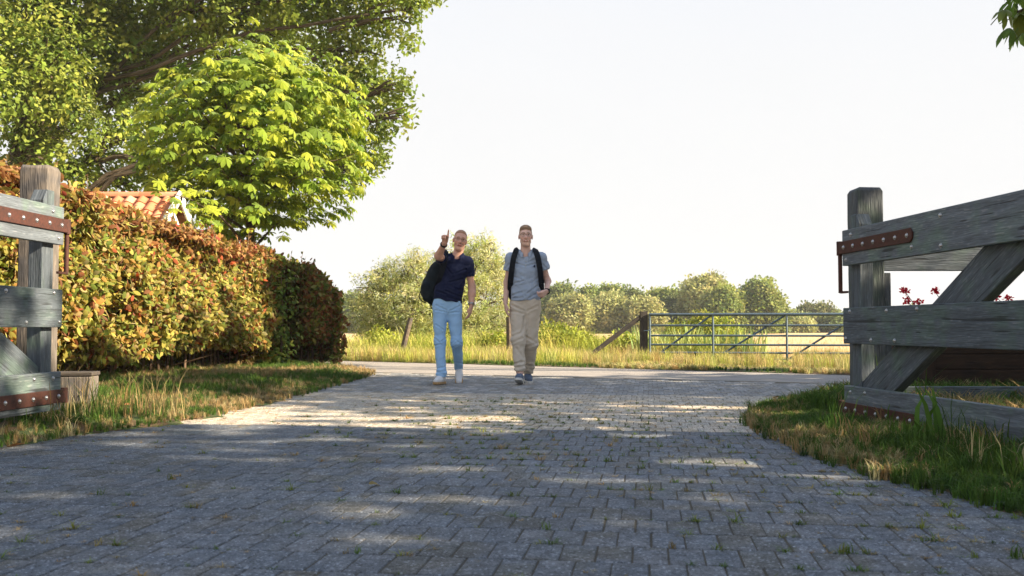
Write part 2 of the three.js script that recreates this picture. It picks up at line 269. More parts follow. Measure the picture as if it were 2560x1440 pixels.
// left leaf, a mirror: built for the left by scaling its own x
{
  const o = gateLeaf('open weathered grey plank gate leaf beside the beech hedge, left of the drive', [-3.10, 0.0, -6.40], Math.PI / 2 - 0.07, 0.12, 2.75);
  o.scale.x = -1;
}
function gatePost(label, pos, hgt, w, mat, step) {
  const o = thing('gate_post', label, 'post', pos, 'timber posts of the wooden gates');
  const m = mesher(), r = rng(hgt * 100 | 0), N = 9, ring = (y, k, ch) => { const h = w / 2 - k, c = ch; return [[-h + c, -h], [h - c, -h], [h, -h + c], [h, h - c], [h - c, h], [-h + c, h], [-h, h - c], [-h, -h + c]].map(([x, z], i) => m.v(x + (r() - 0.5) * 0.004, y + (hgt - y < 0.03 ? (r() - 0.5) * 0.012 : 0), z + (r() - 0.5) * 0.004)); };
  const rings = []; for (let i = 0; i <= N; i++) rings.push(ring(-0.15 + (hgt + 0.12) * i / N, 0, 0.012)); rings.push(ring(hgt, 0.012, 0.014));
  for (let i = 1; i < rings.length; i++) for (let k = 0; k < 8; k++) m.q(rings[i - 1][k], rings[i][k], rings[i][(k + 1) % 8], rings[i - 1][(k + 1) % 8]);
  const c = m.v(0, hgt + 0.006, 0), top = rings[rings.length - 1]; for (let k = 0; k < 8; k++) m.t(c, top[(k + 1) % 8], top[k]);
  part('shaft', metreUV(m.done(), 'y', hgt), mat, o);
  if (step) { const s = part('packing_board', board(0.05, 1.14, w * 0.9, 'y'), mat, o); s.position.set(w / 2 + 0.027, 0.5, -0.01); }
  return o;
}
gatePost('dark weathered square gate post behind the right gate leaf', [2.63, 0, -7.12], 1.70, 0.20, M.postWoodGrey, true);
gatePost('sun-bleached square gate post between the left gate leaf and the hedge', [-3.32, 0, -6.72], 1.80, 0.20, M.postWood, false);
{ // low timber block in the grass by the left gate
  const o = thing('timber_block', 'short old timber block sunk in the grass by the left gate', 'timber block', [-3.39, -0.04, -7.35]);
  const b = part('block', board(0.30, 0.42, 0.2, 'y', 0.012), M.postWood, o); b.position.set(0.05, 0.13, 0); b.rotation.y = 0.12;
  const t = part('capping', board(0.32, 0.03, 0.21, 'x', 0.008), M.postWoodDark, o); t.position.set(0.05, 0.356, 0); t.rotation.y = 0.12;
}
{ // board fence running off to the right from the right gate post
  const o = thing('board_fence', 'dark three-board timber fence running right from the right gate post', 'fence', [2.74, 0, -7.12]);
  for (const y of [0.10, 0.66, 1.22]) { const b = part('rail_board', board(3.6, 0.25, 0.045, 'x'), M.gateWood2, o); b.position.set(1.8, y, -0.125); }
  for (const x of [1.7, 3.5]) { const p = part('post', board(0.14, 1.45, 0.14, 'y', 0.01), M.postWoodDark, o); p.position.set(x, 0.68, -0.222); }
}
// ---------------------------------------------------------------- field fence across the road
{ // galvanised field gate
  const A = at(1622, 790, 19.6), B = at(2150, 790, 18.9), len = A.distanceTo(B) + 0.6, o = thing('field_gate', 'galvanised tubular field gate with slanting braces across the road', 'gate', [A.x, 0, A.z]);
  o.rotation.y = Math.atan2(-(B.z - A.z), B.x - A.x);
  const rod = (x0, y0, x1, y1, r, n, z = 0) => part(n, tube([V(x0, y0, z), V(x1, y1, z)], r, 8), M.galv, o);
  const ys = [0.925, 0.705, 0.50, 0.315, 0.155, 0.02];
  ys.forEach((y, i) => rod(0, y, len, y, i ? 0.021 : 0.030, 'rail'));
  for (const x of [0.02, 1.28, 2.72, 4.1, len]) rod(x, 0.0, x, 0.925, 0.023, 'upright', 0.004);
  for (const [x0, x1] of [[0.07, 1.25], [1.30, 2.70], [2.75, 4.1]]) rod(x0, 0.03, x1, 0.91, 0.020, 'brace', -0.03);
  const hook = part('latch', tube([V(0.05, 0.63, 0.02), V(-0.02, 0.60, 0.06), V(-0.1, 0.6, 0.05)], 0.01, 6), M.galv, o);
}
{
  const p = at(1609, 790, 19.7), o = thing('field_gate_post', 'brown square timber post with a long slanting strut, holding the metal gate', 'post', [p.x, 0, p.z]);
  const a = part('post', board(0.15, 1.15, 0.15, 'y', 0.01), M.postWoodDark, o); a.position.y = 0.42;
  const s = part('strut', board(1.45, 0.09, 0.09, 'x', 0.008), M.postWoodDark, o); s.position.set(-0.62, 0.46, 0.02); s.rotation.z = Math.atan2(0.83, 1.1);
}
{
  const a = at(1004, 890, 20.2), b = at(1026, 795, 20.2), o = thing('leaning_fence_post', 'round grey fence post leaning to the right before the willow', 'post', [a.x, 0, a.z]);
  part('post', tube([V(-0.04, -0.12, 0), V(0.06, 0.35, 0), V(b.x - a.x, b.y, -0.04)], [0.06, 0.06, 0.055], 10), M.greyPole, o);
  const c = at(1272, 895, 19.8), q = thing('fence_post', 'upright round grey fence post behind the man in the grey shirt', 'post', [c.x, 0, c.z]);
  part('post', tube([V(0, -0.12, 0), V(0.01, 0.4, 0), V(0, 0.88, 0)], [0.065, 0.062, 0.06], 10), M.greyPole, q);
}
{ // planter with geraniums behind the right gate
  const p = at(2310, 968, 8.8), o = thing('wooden_planter', 'big dark brown plank planter box behind the right gate', 'planter', [p.x, 0, p.z]);
  for (let k = 0; k < 4; k++) { const b = part('plank', board(2.3, 0.135, 0.035, 'x', 0.005), M.planter, o); b.position.set(1.2, 0.075 + k * 0.14, 0); const c = part('plank', board(0.035, 0.135, 0.9, 'z', 0.005), M.planter, o); c.position.set(0.055, 0.075 + k * 0.14, -0.48); const d = part('plank', board(2.3, 0.135, 0.035, 'x', 0.005), M.planter, o); d.position.set(1.2, 0.075 + k * 0.14, -0.95); }
  for (const [x, z] of [[0.04, 0.03], [2.33, 0.03], [0.04, -0.96]]) { const c = part('corner_post', board(0.09, 0.60, 0.05, 'y', 0.006), M.planter, o); c.position.set(x, 0.30, z); }
  const s = part('soil', new THREE.BoxGeometry(2.2, 0.04, 0.86), M.soil, o); s.position.set(1.2, 0.5, -0.475);
  const w = thing('white_tub', 'white and beige square tub beside the plank planter', 'tub', [p.x - 0.32, 0, p.z - 0.2]);
  M.whiteTub = new THREE.MeshStandardMaterial({ color: new THREE.Color().setRGB(0.72, 0.7, 0.66), roughness: 0.6 }); M.beigeTub = new THREE.MeshStandardMaterial({ color: new THREE.Color().setRGB(0.5, 0.4, 0.27), roughness: 0.7 });
  part('side', board(0.3, 0.42, 0.3, 'y', 0.01), M.whiteTub, w).position.set(0, 0.21, 0);
  part('corner_batten', board(0.05, 0.44, 0.02, 'y', 0.004), M.beigeTub, w).position.set(0.13, 0.22, 0.162);
  // geraniums
  M.petal = leafColor([0.55, 0.02, 0.04]); M.stem = leafColor([0.07, 0.10, 0.03]); M.geraniumLeaf = leafColor([0.06, 0.12, 0.03]);
  const r = rng(77), petalG = (() => { const m = mesher(); m.v(0, 0, 0); m.v(-0.010, 0.004, 0.012); m.v(0, 0.006, 0.026); m.v(0.010, 0.004, 0.012); m.q(0, 1, 2, 3); return m.done(); })();
  const leafG = (() => { const m = mesher(); const c = m.v(0, 0, 0); for (let k = 0; k <= 10; k++) { const a = k / 10 * 5.6 - 2.8; m.v(Math.sin(a) * 0.035, 0.008 + 0.004 * (k & 1), Math.cos(a) * 0.035); } for (let k = 0; k < 10; k++) m.t(c, c + 1 + k, c + 2 + k); return m.done(); })();
  [['red geranium with three small flower heads beside the right gate post', [[2262, 728], [2268, 752], [2296, 755]], 0.35], ['red geranium with one tall head beside the gate brace', [[2338, 729]], 0.6], ['red geranium farthest from the gate post, over the planter', [[2490, 743], [2519, 748]], 1.35]].forEach(([label, heads, x]) => {
    const g = thing('geranium', label, 'flower', [p.x + x, 0.51, p.z - 0.4], 'red geraniums in the planter');
    heads.forEach(([hx, hy], hi) => {
      const h = at(hx, hy, 9.2).sub(g.position), st = smoothCurve([V((r() - 0.5) * 0.1, 0, (r() - 0.5) * 0.1), V(h.x * 0.6, h.y * 0.6, h.z * 0.5), h], 6); part('stem', tube(st, 0.0035, 5), M.stem, g);
      const fl = []; for (let k = 0; k < (hi === 0 ? 42 : 30); k++) { const d = V(r() - 0.5, r() - 0.35, r() - 0.5).normalize().multiplyScalar(0.022 + r() * 0.016); const q = petalG.clone(); q.scale(1.2, 1.2, 1.2); q.applyQuaternion(new THREE.Quaternion().setFromEuler(new THREE.Euler(r() * 6, r() * 6, r() * 6))); q.translate(h.x + d.x, h.y + d.y * 0.8, h.z + d.z); fl.push(q); }
      part('flower_head', mergeGeometries(fl), M.petal, g);
    });
    const lf = []; for (let k = 0; k < 26; k++) { const q = leafG.clone(); q.rotateX((r() - 0.5) * 1.2); q.rotateY(r() * 6); q.translate((r() - 0.5) * 0.3, 0.03 + r() * 0.14, (r() - 0.5) * 0.3); lf.push(q); } part('foliage', mergeGeometries(lf), M.geraniumLeaf, g);
  });
}
{ // tiled shed behind the hedge
  const o = thing('garden_shed', 'small white shed with orange pantile roof behind the hedge', 'shed', [-5.66, 0, -14.1]); o.scale.setScalar(0.775);
  M.white = new THREE.MeshStandardMaterial({ color: new THREE.Color().setRGB(0.78, 0.76, 0.72), roughness: 0.7 });
  const tileT = texture(256, 256, (u, v) => { const n = vnoise(u * 6, v * 6, 131, 6, 6) * 0.6 + vnoise(u * 40, v * 40, 132, 40, 40) * 0.4; return [mix(0.74, 0.86, n), mix(0.52, 0.63, n), mix(0.40, 0.50, n)]; });
  const ridge = 3.34, eave = 2.25, half = 1.45, x0 = -0.93, x1 = 0.93, th = Math.atan2(ridge - eave, half), sl = Math.hypot(ridge - eave, half);
  const s = new THREE.Shape(); s.moveTo(-1.25, 0); s.lineTo(1.25, 0); s.lineTo(1.25, 2.3); s.lineTo(0, 3.2); s.lineTo(-1.25, 2.3); s.closePath();
  const wg = new THREE.ExtrudeGeometry(s, { depth: 1.66, bevelEnabled: false }); wg.translate(0, 0, -0.83); wg.rotateY(Math.PI / 2); part('wall', wg, M.white, o);
  const cols = 8, rows = 6, tw = (x1 - x0) / cols, tl = sl / rows, tile = (() => { const m = mesher(), n = 10; for (let j = 0; j < 2; j++) for (let i = 0; i <= n; i++) { const u = i / n; m.v((u - 0.5) * tw * 1.12, Math.sin(u * Math.PI * 2 - 0.5) * 0.03 + 0.03 - j * 0.0 + (j ? 0 : 0.022), j ? -tl * 1.12 : 0, u, j); m.v((u - 0.5) * tw * 1.12, Math.sin(u * Math.PI * 2 - 0.5) * 0.03 + 0.014 + (j ? 0 : 0.022), j ? -tl * 1.12 : 0, u, j); } const W = (n + 1) * 2; for (let i = 0; i < n; i++) { const a = i * 2; m.q(a, a + 2, W + a + 2, W + a); m.q(a + 1, W + a + 1, W + a + 3, a + 3); m.q(a, a + 1, a + 3, a + 2); } return m.done(true); })();
  const tm = [0xffffff, 0xf0d8c8, 0xffe6d8, 0xe6c4b0].map(c => new THREE.MeshStandardMaterial({ map: tileT, color: c, roughness: 0.8 })), r = rng(5);
  for (const side of [1, -1]) { const roof = new THREE.Group(); roof.name = 'roof'; o.add(roof); roof.rotation.y = side < 0 ? Math.PI : 0;
    for (let j = 0; j < rows; j++) for (let i = 0; i < cols; i++) { const t = part('roof_tile', tile, tm[r() * 4 | 0], roof), d = sl - j * tl; t.position.set(x0 + (i + 0.5) * tw, ridge + 0.01 - Math.sin(th) * d, Math.cos(th) * d); t.rotation.x = th; t.rotation.z = (r() - 0.5) * 0.02; } }
  for (let i = 0; i < 5; i++) { const g = new THREE.CylinderGeometry(0.1, 0.105, 0.42, 12, 1, false, -Math.PI / 2, Math.PI); g.rotateZ(Math.PI / 2); g.rotateX(0); const t = part('ridge_tile', g, tm[i % 4], o); t.position.set(x0 + 0.19 + i * 0.375, ridge - 0.0, 0); t.rotation.x = -Math.PI / 2; }
  for (const x of [x0 - 0.06, x1 + 0.06]) for (const sd of [1, -1]) { const b = part('barge_board', board(0.035, 0.2, sl + 0.05, 'z', 0.004), M.white, o); b.position.set(x, (ridge + eave) / 2 + 0.03, sd * half / 2); b.rotation.x = sd * th; }
}
// ---------------------------------------------------------------- leaves and blades
// simple pointed leaf along +z, creased along its middle, normal +y
function leafGeo(len, wid, fold = 0.25, droop = 0.2) {
  const m = mesher(), st = [[0, 0.02], [0.22, 0.75], [0.5, 1], [0.78, 0.72], [1, 0.03]], ids = [];
  for (const [t, w] of st) { const z = t * len, y = -droop * len * t * t, hw = w * wid / 2; ids.push([m.v(-hw, y + hw * fold, z), m.v(0, y, z), m.v(hw, y + hw * fold, z)]); }
  for (let i = 1; i < st.length; i++) { const a = ids[i - 1], b = ids[i]; m.q(a[0], b[0], b[1], a[1]); m.q(a[1], b[1], b[2], a[2]); }
  return m.done();
}
function smallLeaf(len, wid, bend = 0.15) { const m = mesher(); m.v(0, 0, 0); m.v(-wid / 2, bend * len * 0.4, len * 0.5); m.v(0, -bend * len * 0.3, len); m.v(wid / 2, bend * len * 0.4, len * 0.5); m.v(0, 0, len * 0.5); m.t(0, 1, 4); m.t(1, 2, 4); m.t(2, 3, 4); m.t(3, 0, 4); return m.done(); }
// palmate horse chestnut leaf: seven obovate leaflets drooping from the stalk's end
function palmate(R, droop, seed) {
  const r = rng(seed), gs = [];
  const angs = [-2.05, -1.35, -0.68, 0, 0.68, 1.35, 2.05];
  angs.forEach((a, i) => {
    const L = R * (1 - 0.13 * Math.abs(i - 3)) * (0.92 + r() * 0.16), W = L * 0.40, m = mesher(), st = [[0, 0.08], [0.3, 0.42], [0.62, 0.95], [0.82, 0.85], [1, 0.05]], ids = [];
    const dr = droop * (0.7 + r() * 0.6);
    for (const [t, w] of st) { const z = L * (t * (1 - 0.25 * dr * t)), y = -dr * L * (0.35 * t + 0.5 * t * t), hw = w * W / 2; ids.push([m.v(-hw, y + hw * 0.22, z), m.v(0, y, z), m.v(hw, y + hw * 0.22, z)]); }
    for (let k = 1; k < st.length; k++) { const p = ids[k - 1], q = ids[k]; m.q(p[0], q[0], q[1], p[1]); m.q(p[1], q[1], q[2], p[2]); }
    const g = m.done(); g.rotateY(a + (r() - 0.5) * 0.2); gs.push(g);
  });
  const st = tube([V(0, 0, 0), V(0, -0.02, -R * 0.5), V(0, -0.05, -R * 0.85)], 0.004, 3); gs.push(st);
  return mergeGeometries(gs);
}
// a spray: several small leaves round a short twig
function spray(n, len, wid, spread, seed, lift = 0.3, shape = smallLeaf) {
  const r = rng(seed), gs = [];
  for (let i = 0; i < n; i++) { const g = shape(len * (0.7 + r() * 0.6), wid * (0.7 + r() * 0.6)); g.rotateZ((r() - 0.5) * 1.6); g.rotateX(-lift + (r() - 0.5) * 1.5); g.rotateY(r() * 6.28); g.translate((r() - 0.5) * spread, (r() - 0.5) * spread * 0.8, (r() - 0.5) * spread); gs.push(g); }
  return mergeGeometries(gs);
}
const UPV = V(0, 1, 0);
function placeLeaf(p, normal, spin, s) { _q.setFromUnitVectors(UPV, normal); _o.quaternion.setFromAxisAngle(UPV, spin).premultiply(_q); _o.position.copy(p); _o.scale.setScalar(s); _o.updateMatrix(); return _o.matrix.clone(); }
const rdir = r => { const z = r() * 2 - 1, a = r() * 6.283, k = Math.sqrt(1 - z * z); return V(k * Math.cos(a), z, k * Math.sin(a)); };
const jitter = (c, r, k = 0.25, hue = 0.15) => { const b = 1 + (r() - 0.5) * 2 * k, h = 1 + (r() - 0.5) * 2 * hue; return [c[0] * b * h, c[1] * b, c[2] * b]; };
const pick = (r, list) => { let s = 0; for (const e of list) s += e[1]; let x = r() * s; for (const e of list) if ((x -= e[1]) <= 0) return e[0]; return list[0][0]; };

// ---------------------------------------------------------------- beech hedge
const beech = [leafGeo(0.092, 0.050, 0.35, 0.3), leafGeo(0.080, 0.044, -0.3, 0.4)];
const beechMix = [[[0.31, 0.29, 0.05], 3.6], [[0.44, 0.38, 0.08], 3.2], [[0.16, 0.20, 0.03], 2.8], [[0.35, 0.20, 0.045], 1.7], [[0.22, 0.09, 0.035], 1.2], [[0.42, 0.34, 0.14], 1.4], [[0.40, 0.09, 0.03], 0.35]];
const beechTop = [[[0.31, 0.14, 0.045], 3], [[0.40, 0.22, 0.08], 2.6], [[0.30, 0.22, 0.05], 2.4], [[0.36, 0.09, 0.06], 0.5]];
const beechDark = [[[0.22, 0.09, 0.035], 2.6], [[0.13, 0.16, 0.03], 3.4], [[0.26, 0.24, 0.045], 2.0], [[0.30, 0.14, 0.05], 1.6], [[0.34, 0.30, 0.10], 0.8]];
// path: [X, D, top] along the drive side; depth: thickness away from the drive
function hedge(name, label, path, depth, density, mixSide, mixTop, seed, reach) {
  const r = rng(seed), o = thing(name, label, 'hedge', [0, 0, 0]), list = [];
  const segs = []; let total = 0;
  for (let i = 1; i < path.length; i++) { const a = path[i - 1], b = path[i], l = Math.hypot(b[0] - a[0], b[1] - a[1]); segs.push([a, b, l]); total += l; }
  const pointAt = s => { for (const [a, b, l] of segs) { if (s <= l || b === path[path.length - 1]) { const t = Math.min(1, s / l); return { x: mix(a[0], b[0], t), d: mix(a[1], b[1], t), top: mix(a[2], b[2], t), n: V((b[1] - a[1]) / l, 0, (b[0] - a[0]) / l) }; } s -= l; } };
  const bulge = (s, y) => (vnoise(s * 1.1, y * 1.2, seed) - 0.5) * 0.52 + (vnoise(s * 2.6, y * 2.6, seed + 1) - 0.5) * 0.40 + (vnoise(s * 7, y * 7, seed + 2) - 0.5) * 0.10;
  const add = (p, n, c, s) => list.push({ m: placeLeaf(p, n, r() * 6.28, s), c, p });
  const N = total * density | 0;
  for (let k = 0; k < N; k++) {
    const s = r() * total, q = pointAt(s), y0 = 0.16 + 0.30 * vnoise(s * 1.1, 2.5, seed + 9), y = y0 + Math.pow(r(), 0.92) * (q.top - y0), inn = Math.pow(r(), 1.6) * 0.36, round = Math.pow(clamp((y - q.top + 0.35) / 0.35), 2) * 0.22 + Math.pow(clamp((y0 + 0.3 - y) / 0.3), 2) * 0.12;
    const off = bulge(s, y) - inn - round, p = V(q.x, y, -q.d).addScaledVector(q.n, off);
    const nrm = q.n.clone().multiplyScalar(0.7).add(V(0, 0.35, 0)).addScaledVector(rdir(r), 1.15).normalize();
    const top = smooth(q.top - 0.5, q.top, y + (r() - 0.5) * 0.4);
    add(p, nrm, jitter(r() < top * 0.85 ? pick(r, mixTop) : pick(r, mixSide), r), 0.8 + r() * 0.5);
  }
  for (let k = 0; k < total * density * 0.4; k++) { // top
    const s = r() * total, q = pointAt(s), w = r() * depth, p = V(q.x, q.top + (vnoise(s * 3, w * 3, seed + 5) - 0.6) * 0.2 - r() * 0.1 - Math.pow(clamp(1 - w / 0.25), 2) * 0.08, -q.d).addScaledVector(q.n, -w);
    add(p, V(0, 0.8, 0).addScaledVector(rdir(r), 0.9).normalize(), jitter(pick(r, mixTop), r), 0.7 + r() * 0.5);
  }
  for (let k = 0; k < depth * density * 1.2; k++) for (const e of [0, total]) { const q = pointAt(e), w = r() * depth, y = 0.1 + r() * (q.top - 0.1), along = V(-q.n.z, 0, q.n.x).multiplyScalar(e ? 1 : -1).negate(); const p = V(q.x, y, -q.d).addScaledVector(q.n, -w + (r() - 0.5) * 0.1).addScaledVector(along, -(r() - 0.3) * 0.2 + bulge(w * 3, y) * 0.5); add(p, along.clone().addScaledVector(rdir(r), 0.9).normalize(), jitter(pick(r, mixSide), r), 0.8 + r() * 0.5); }
  for (let k = 0; k < total * density * 0.25; k++) { const s = r() * total, q = pointAt(s); const p = V(q.x, 0.5 + r() * (q.top - 0.6), -q.d).addScaledVector(q.n, -0.35 - r() * (depth - 0.45)); add(p, rdir(r), jitter(pick(r, mixSide), r), 1.1 + r() * 0.6); }
  for (let k = 0; k < total * 700; k++) { const s = r() * total, q = pointAt(s); add(V(q.x, 0.06 + r() * 0.7, -q.d).addScaledVector(q.n, -depth * (0.75 + r() * 0.35)), q.n.clone().addScaledVector(rdir(r), 0.8).normalize(), jitter(pick(r, mixSide), r), 1.1 + r() * 0.5); }
  // shoots standing up from the top, with their own leaves
  const shoots = [];
  for (let k = 0; k < total * 10; k++) { const s = r() * total, q = pointAt(s), w = r() * depth * 0.6, b = V(q.x, q.top - 0.08, -q.d).addScaledVector(q.n, -w), h = 0.1 + r() * r() * 0.26, e = b.clone().add(V((r() - 0.5) * 0.16, h, (r() - 0.5) * 0.16)), mid = b.clone().lerp(e, 0.5).add(V((r() - 0.5) * 0.03, 0.02, 0)); shoots.push(tube([b, mid, e], [0.005, 0.004, 0.002], 4)); for (let j = 0; j < 5; j++) { const t = 0.35 + j * 0.16; add(b.clone().lerp(e, Math.min(t, 1)), rdir(r).add(V(0, 0.3, 0)).normalize(), jitter(pick(r, mixTop), r), 0.45 + r() * 0.4); } }
  part('shoots', mergeGeometries(shoots), M.twig, o).userData.kind = 'stuff';
  // stems and twigs inside
  const st = []; for (let s = 0.15; s < total; s += 0.22) { const q = pointAt(s), b = V(q.x, -0.05, -q.d).addScaledVector(q.n, -depth * 0.5 + (r() - 0.5) * 0.1); const top = b.clone().add(V((r() - 0.5) * 0.2, q.top - 0.15, (r() - 0.5) * 0.2)); st.push(tube([b, b.clone().lerp(top, 0.5).add(V((r() - 0.5) * 0.1, 0, 0)), top], [0.025, 0.016, 0.006], 5)); for (let j = 0; j < 7; j++) { const y = 0.15 + j * 0.26 + r() * 0.1; if (y > q.top - 0.2) break; const c = b.clone().lerp(top, y / q.top); const e = c.clone().addScaledVector(q.n, (r() < 0.7 ? 1 : -1) * (0.25 + r() * 0.2)).add(V((r() - 0.5) * 0.3, 0.12, (r() - 0.5) * 0.3)); st.push(tube([c, e], [0.009, 0.003], 4)); } }
  part('stems', mergeGeometries(st), M.twig, o).userData.kind = 'stuff';
  // the leaves that show largest are meshes of their own
  const shown = list.filter(e => { const D = -e.p.z; return D > 5 && Math.abs(e.p.x) < D * 0.5 && e.p.y > 0.3; }).map(e => ({ e, k: -e.p.z + r() * 2 })).sort((a, b) => a.k - b.k).slice(0, 300).map(x => x.e), set = new Set(shown);
  const mats = mixSide.concat(mixTop).map(([c]) => leafColor(c));
  shown.forEach(e => { const l = part('leaf', beech[0], mats[r() * mats.length | 0], o); l.applyMatrix4(e.m); });
  const rest = list.filter(e => !set.has(e)), half = rest.length >> 1;
  instanced('leaves', beech[1], M.leaf, rest, o);
  return o;
}
hedge('beech_hedge', 'long clipped copper beech hedge of gold and rust leaves along the drive', [[-5.35, 5.6, 2.3], [-4.75, 9.2, 2.24], [-4.3, 11.9, 2.0], [-3.85, 15.3, 1.93]], 1.0, 6000, beechMix, beechTop, 21);
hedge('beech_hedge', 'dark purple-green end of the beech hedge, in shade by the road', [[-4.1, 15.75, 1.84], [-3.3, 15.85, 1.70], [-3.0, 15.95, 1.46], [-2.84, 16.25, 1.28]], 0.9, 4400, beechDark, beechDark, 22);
{ // pale green shrub in the joint between the two hedges
  const r = rng(31), o = thing('hornbeam_shrub', 'narrow bright green shrub between the gold and the dark hedge', 'shrub', [-3.72, 0, -15.45]), list = [];
  for (let k = 0; k < 620; k++) { const y = 0.05 + Math.pow(r(), 1.25) * 1.75, a = r() * 6.28, R = (0.12 + 0.2 * vnoise(y * 2.5, a, 8)) * Math.sqrt(r()) * 1.25; const p = V(Math.cos(a) * R, y, Math.sin(a) * R + 0.05); list.push({ m: placeLeaf(p, V(Math.cos(a), 0.5, Math.sin(a)).addScaledVector(rdir(r), 0.7).normalize(), r() * 6.28, 0.8 + r() * 0.5), c: jitter(pick(r, [[[0.16, 0.22, 0.03], 3], [[0.25, 0.27, 0.05], 2], [[0.1, 0.17, 0.03], 2]]), r) }); }
  instanced('leaves', beech[1], M.leaf, list, o); part('stem', tube([V(0, -0.05, 0), V(0.03, 0.9, 0), V(0, 1.6, 0.03)], [0.02, 0.014, 0.006], 5), M.twig, o);
}
// ---------------------------------------------------------------- trees
function limb(a, b, ra, rb, r, n = 6, wob = 0.08) { const L = a.distanceTo(b), pts = []; for (let i = 0; i <= n; i++) { const t = i / n, p = a.clone().lerp(b, t); p.y += Math.sin(t * Math.PI) * L * 0.06; if (i && i < n) p.add(V(r() - 0.5, r() - 0.5, r() - 0.5).multiplyScalar(L * wob)); pts.push(p); } return tube(pts, pts.map((_, i) => mix(ra, rb, i / n)), 7); }
const palm = [palmate(0.18, 0.25, 1), palmate(0.18, 0.5, 2), palmate(0.17, 0.85, 3)];
const chestnutMix = [[[0.29, 0.36, 0.026], 3], [[0.37, 0.42, 0.036], 2.2], [[0.22, 0.31, 0.024], 2.4], [[0.14, 0.22, 0.02], 1.2]];
{ // young horse chestnut
  const base = V(-4.28, 0, -15.9), r = rng(51), o = thing('chestnut_tree', 'young horse chestnut with big bright yellow-green leaves behind the hedge', 'tree', base.toArray());
  const trunk = []; const c0 = V(0, 1.5, 0), top = V(-0.25, 5.2, 0);
  trunk.push(tube([V(0, -0.1, 0), V(0.02, 0.8, 0), c0], [0.11, 0.095, 0.085], 9)); trunk.push(limb(c0, top, 0.085, 0.015, r, 8, 0.02));
  part('trunk', mergeGeometries(trunk), M.bark, o);
  const env = d => { // radius of the crown along direction d
    const e = Math.atan2(d.y, Math.hypot(d.x, d.z)), a = Math.atan2(d.z, d.x); let R = d.y > 0 ? mix(2.05, 1.95, smooth(0, 1.5, e)) * (1 - 0.16 * smooth(0.5, 0.9, e) + 0.16 * smooth(1.1, 1.5, e)) : mix(2.05, 1.75, smooth(0, -1.2, e));
    R *= 0.90 + 0.26 * (vnoise(a * 2.2 + 10, e * 2.6 + 5, 61) - 0.4) + 0.14 * (vnoise(a * 5 + 30, e * 6 + 9, 62) - 0.5); return R; };
  const C = V(0.02, 3.80, 0), twigs = [], list = [];
  for (let k = 0; k < 26; k++) { const d = rdir(r); d.y = d.y * 0.7 + 0.25; d.normalize(); const tip = C.clone().addScaledVector(d, env(d) * 0.9), s = c0.clone().lerp(top, clamp((tip.y - 1.9) / 4.2) * 0.8); twigs.push(limb(s, tip, 0.028, 0.006, r, 5, 0.05)); }
  part('branches', mergeGeometries(twigs), M.bark, o);
  for (let k = 0; k < 2900; k++) {
    const d = rdir(r), R = env(d), f = 1 - Math.pow(r(), 2.0) * 0.62, p = C.clone().addScaledVector(d, R * f);
    p.y = mix(p.y, Math.round((p.y + 0.12 * Math.sin(p.x * 3)) / 0.36) * 0.36, 0.45) + (r() - 0.5) * 0.1;      // loose tiers
    const n = V(d.x * 0.40 + 0.1, 0.85, d.z * 0.40).addScaledVector(rdir(r), 0.42).normalize(), out = Math.atan2(d.x, d.z) + (r() - 0.5) * 1.6;
    list.push({ m: placeLeaf(p, n, out, (0.72 + r() * 0.5)), c: jitter(pick(r, chestnutMix), r, 0.2, 0.12), p, g: r() * 3 | 0 });
  }
  { // low bough reaching over the shed roof
    const tip = V(-0.38, 2.5, 2.7), bt = [limb(c0.clone().add(V(0, 0.35, 0)), tip, 0.03, 0.008, r, 6, 0.03)]; part('branches', mergeGeometries(bt), M.bark, o);
    for (let k = 0; k < 46; k++) { const t = 0.45 + r() * 0.6, p = c0.clone().add(V(0, 0.35, 0)).lerp(tip, t).add(V((r() - 0.55) * 0.9, (r() - 0.35) * 0.45, (r() - 0.5) * 0.5)); list.push({ m: placeLeaf(p, V(0.2, 0.8, 0.35).addScaledVector(rdir(r), 0.45).normalize(), r() * 6.28, 0.6 + r() * 0.35), c: jitter(pick(r, chestnutMix), r, 0.2, 0.12), p, g: r() * 3 | 0 }); }
  }
  const vis = list.filter(e => e.p.z > 0.2).sort((a, b) => (b.p.z - a.p.z)).slice(0, 300), set = new Set(vis), mats = [...chestnutMix, ...chestnutMix].map(([c], i) => leafColor(i > 3 ? c.map(x => x * 1.15) : c));
  vis.forEach(e => { const l = part('leaf', palm[e.g], mats[r() * mats.length | 0], o); l.applyMatrix4(e.m); });
  const rest = list.filter(e => !set.has(e)); instanced('crown', palm[1], M.leaf, rest, o);
}
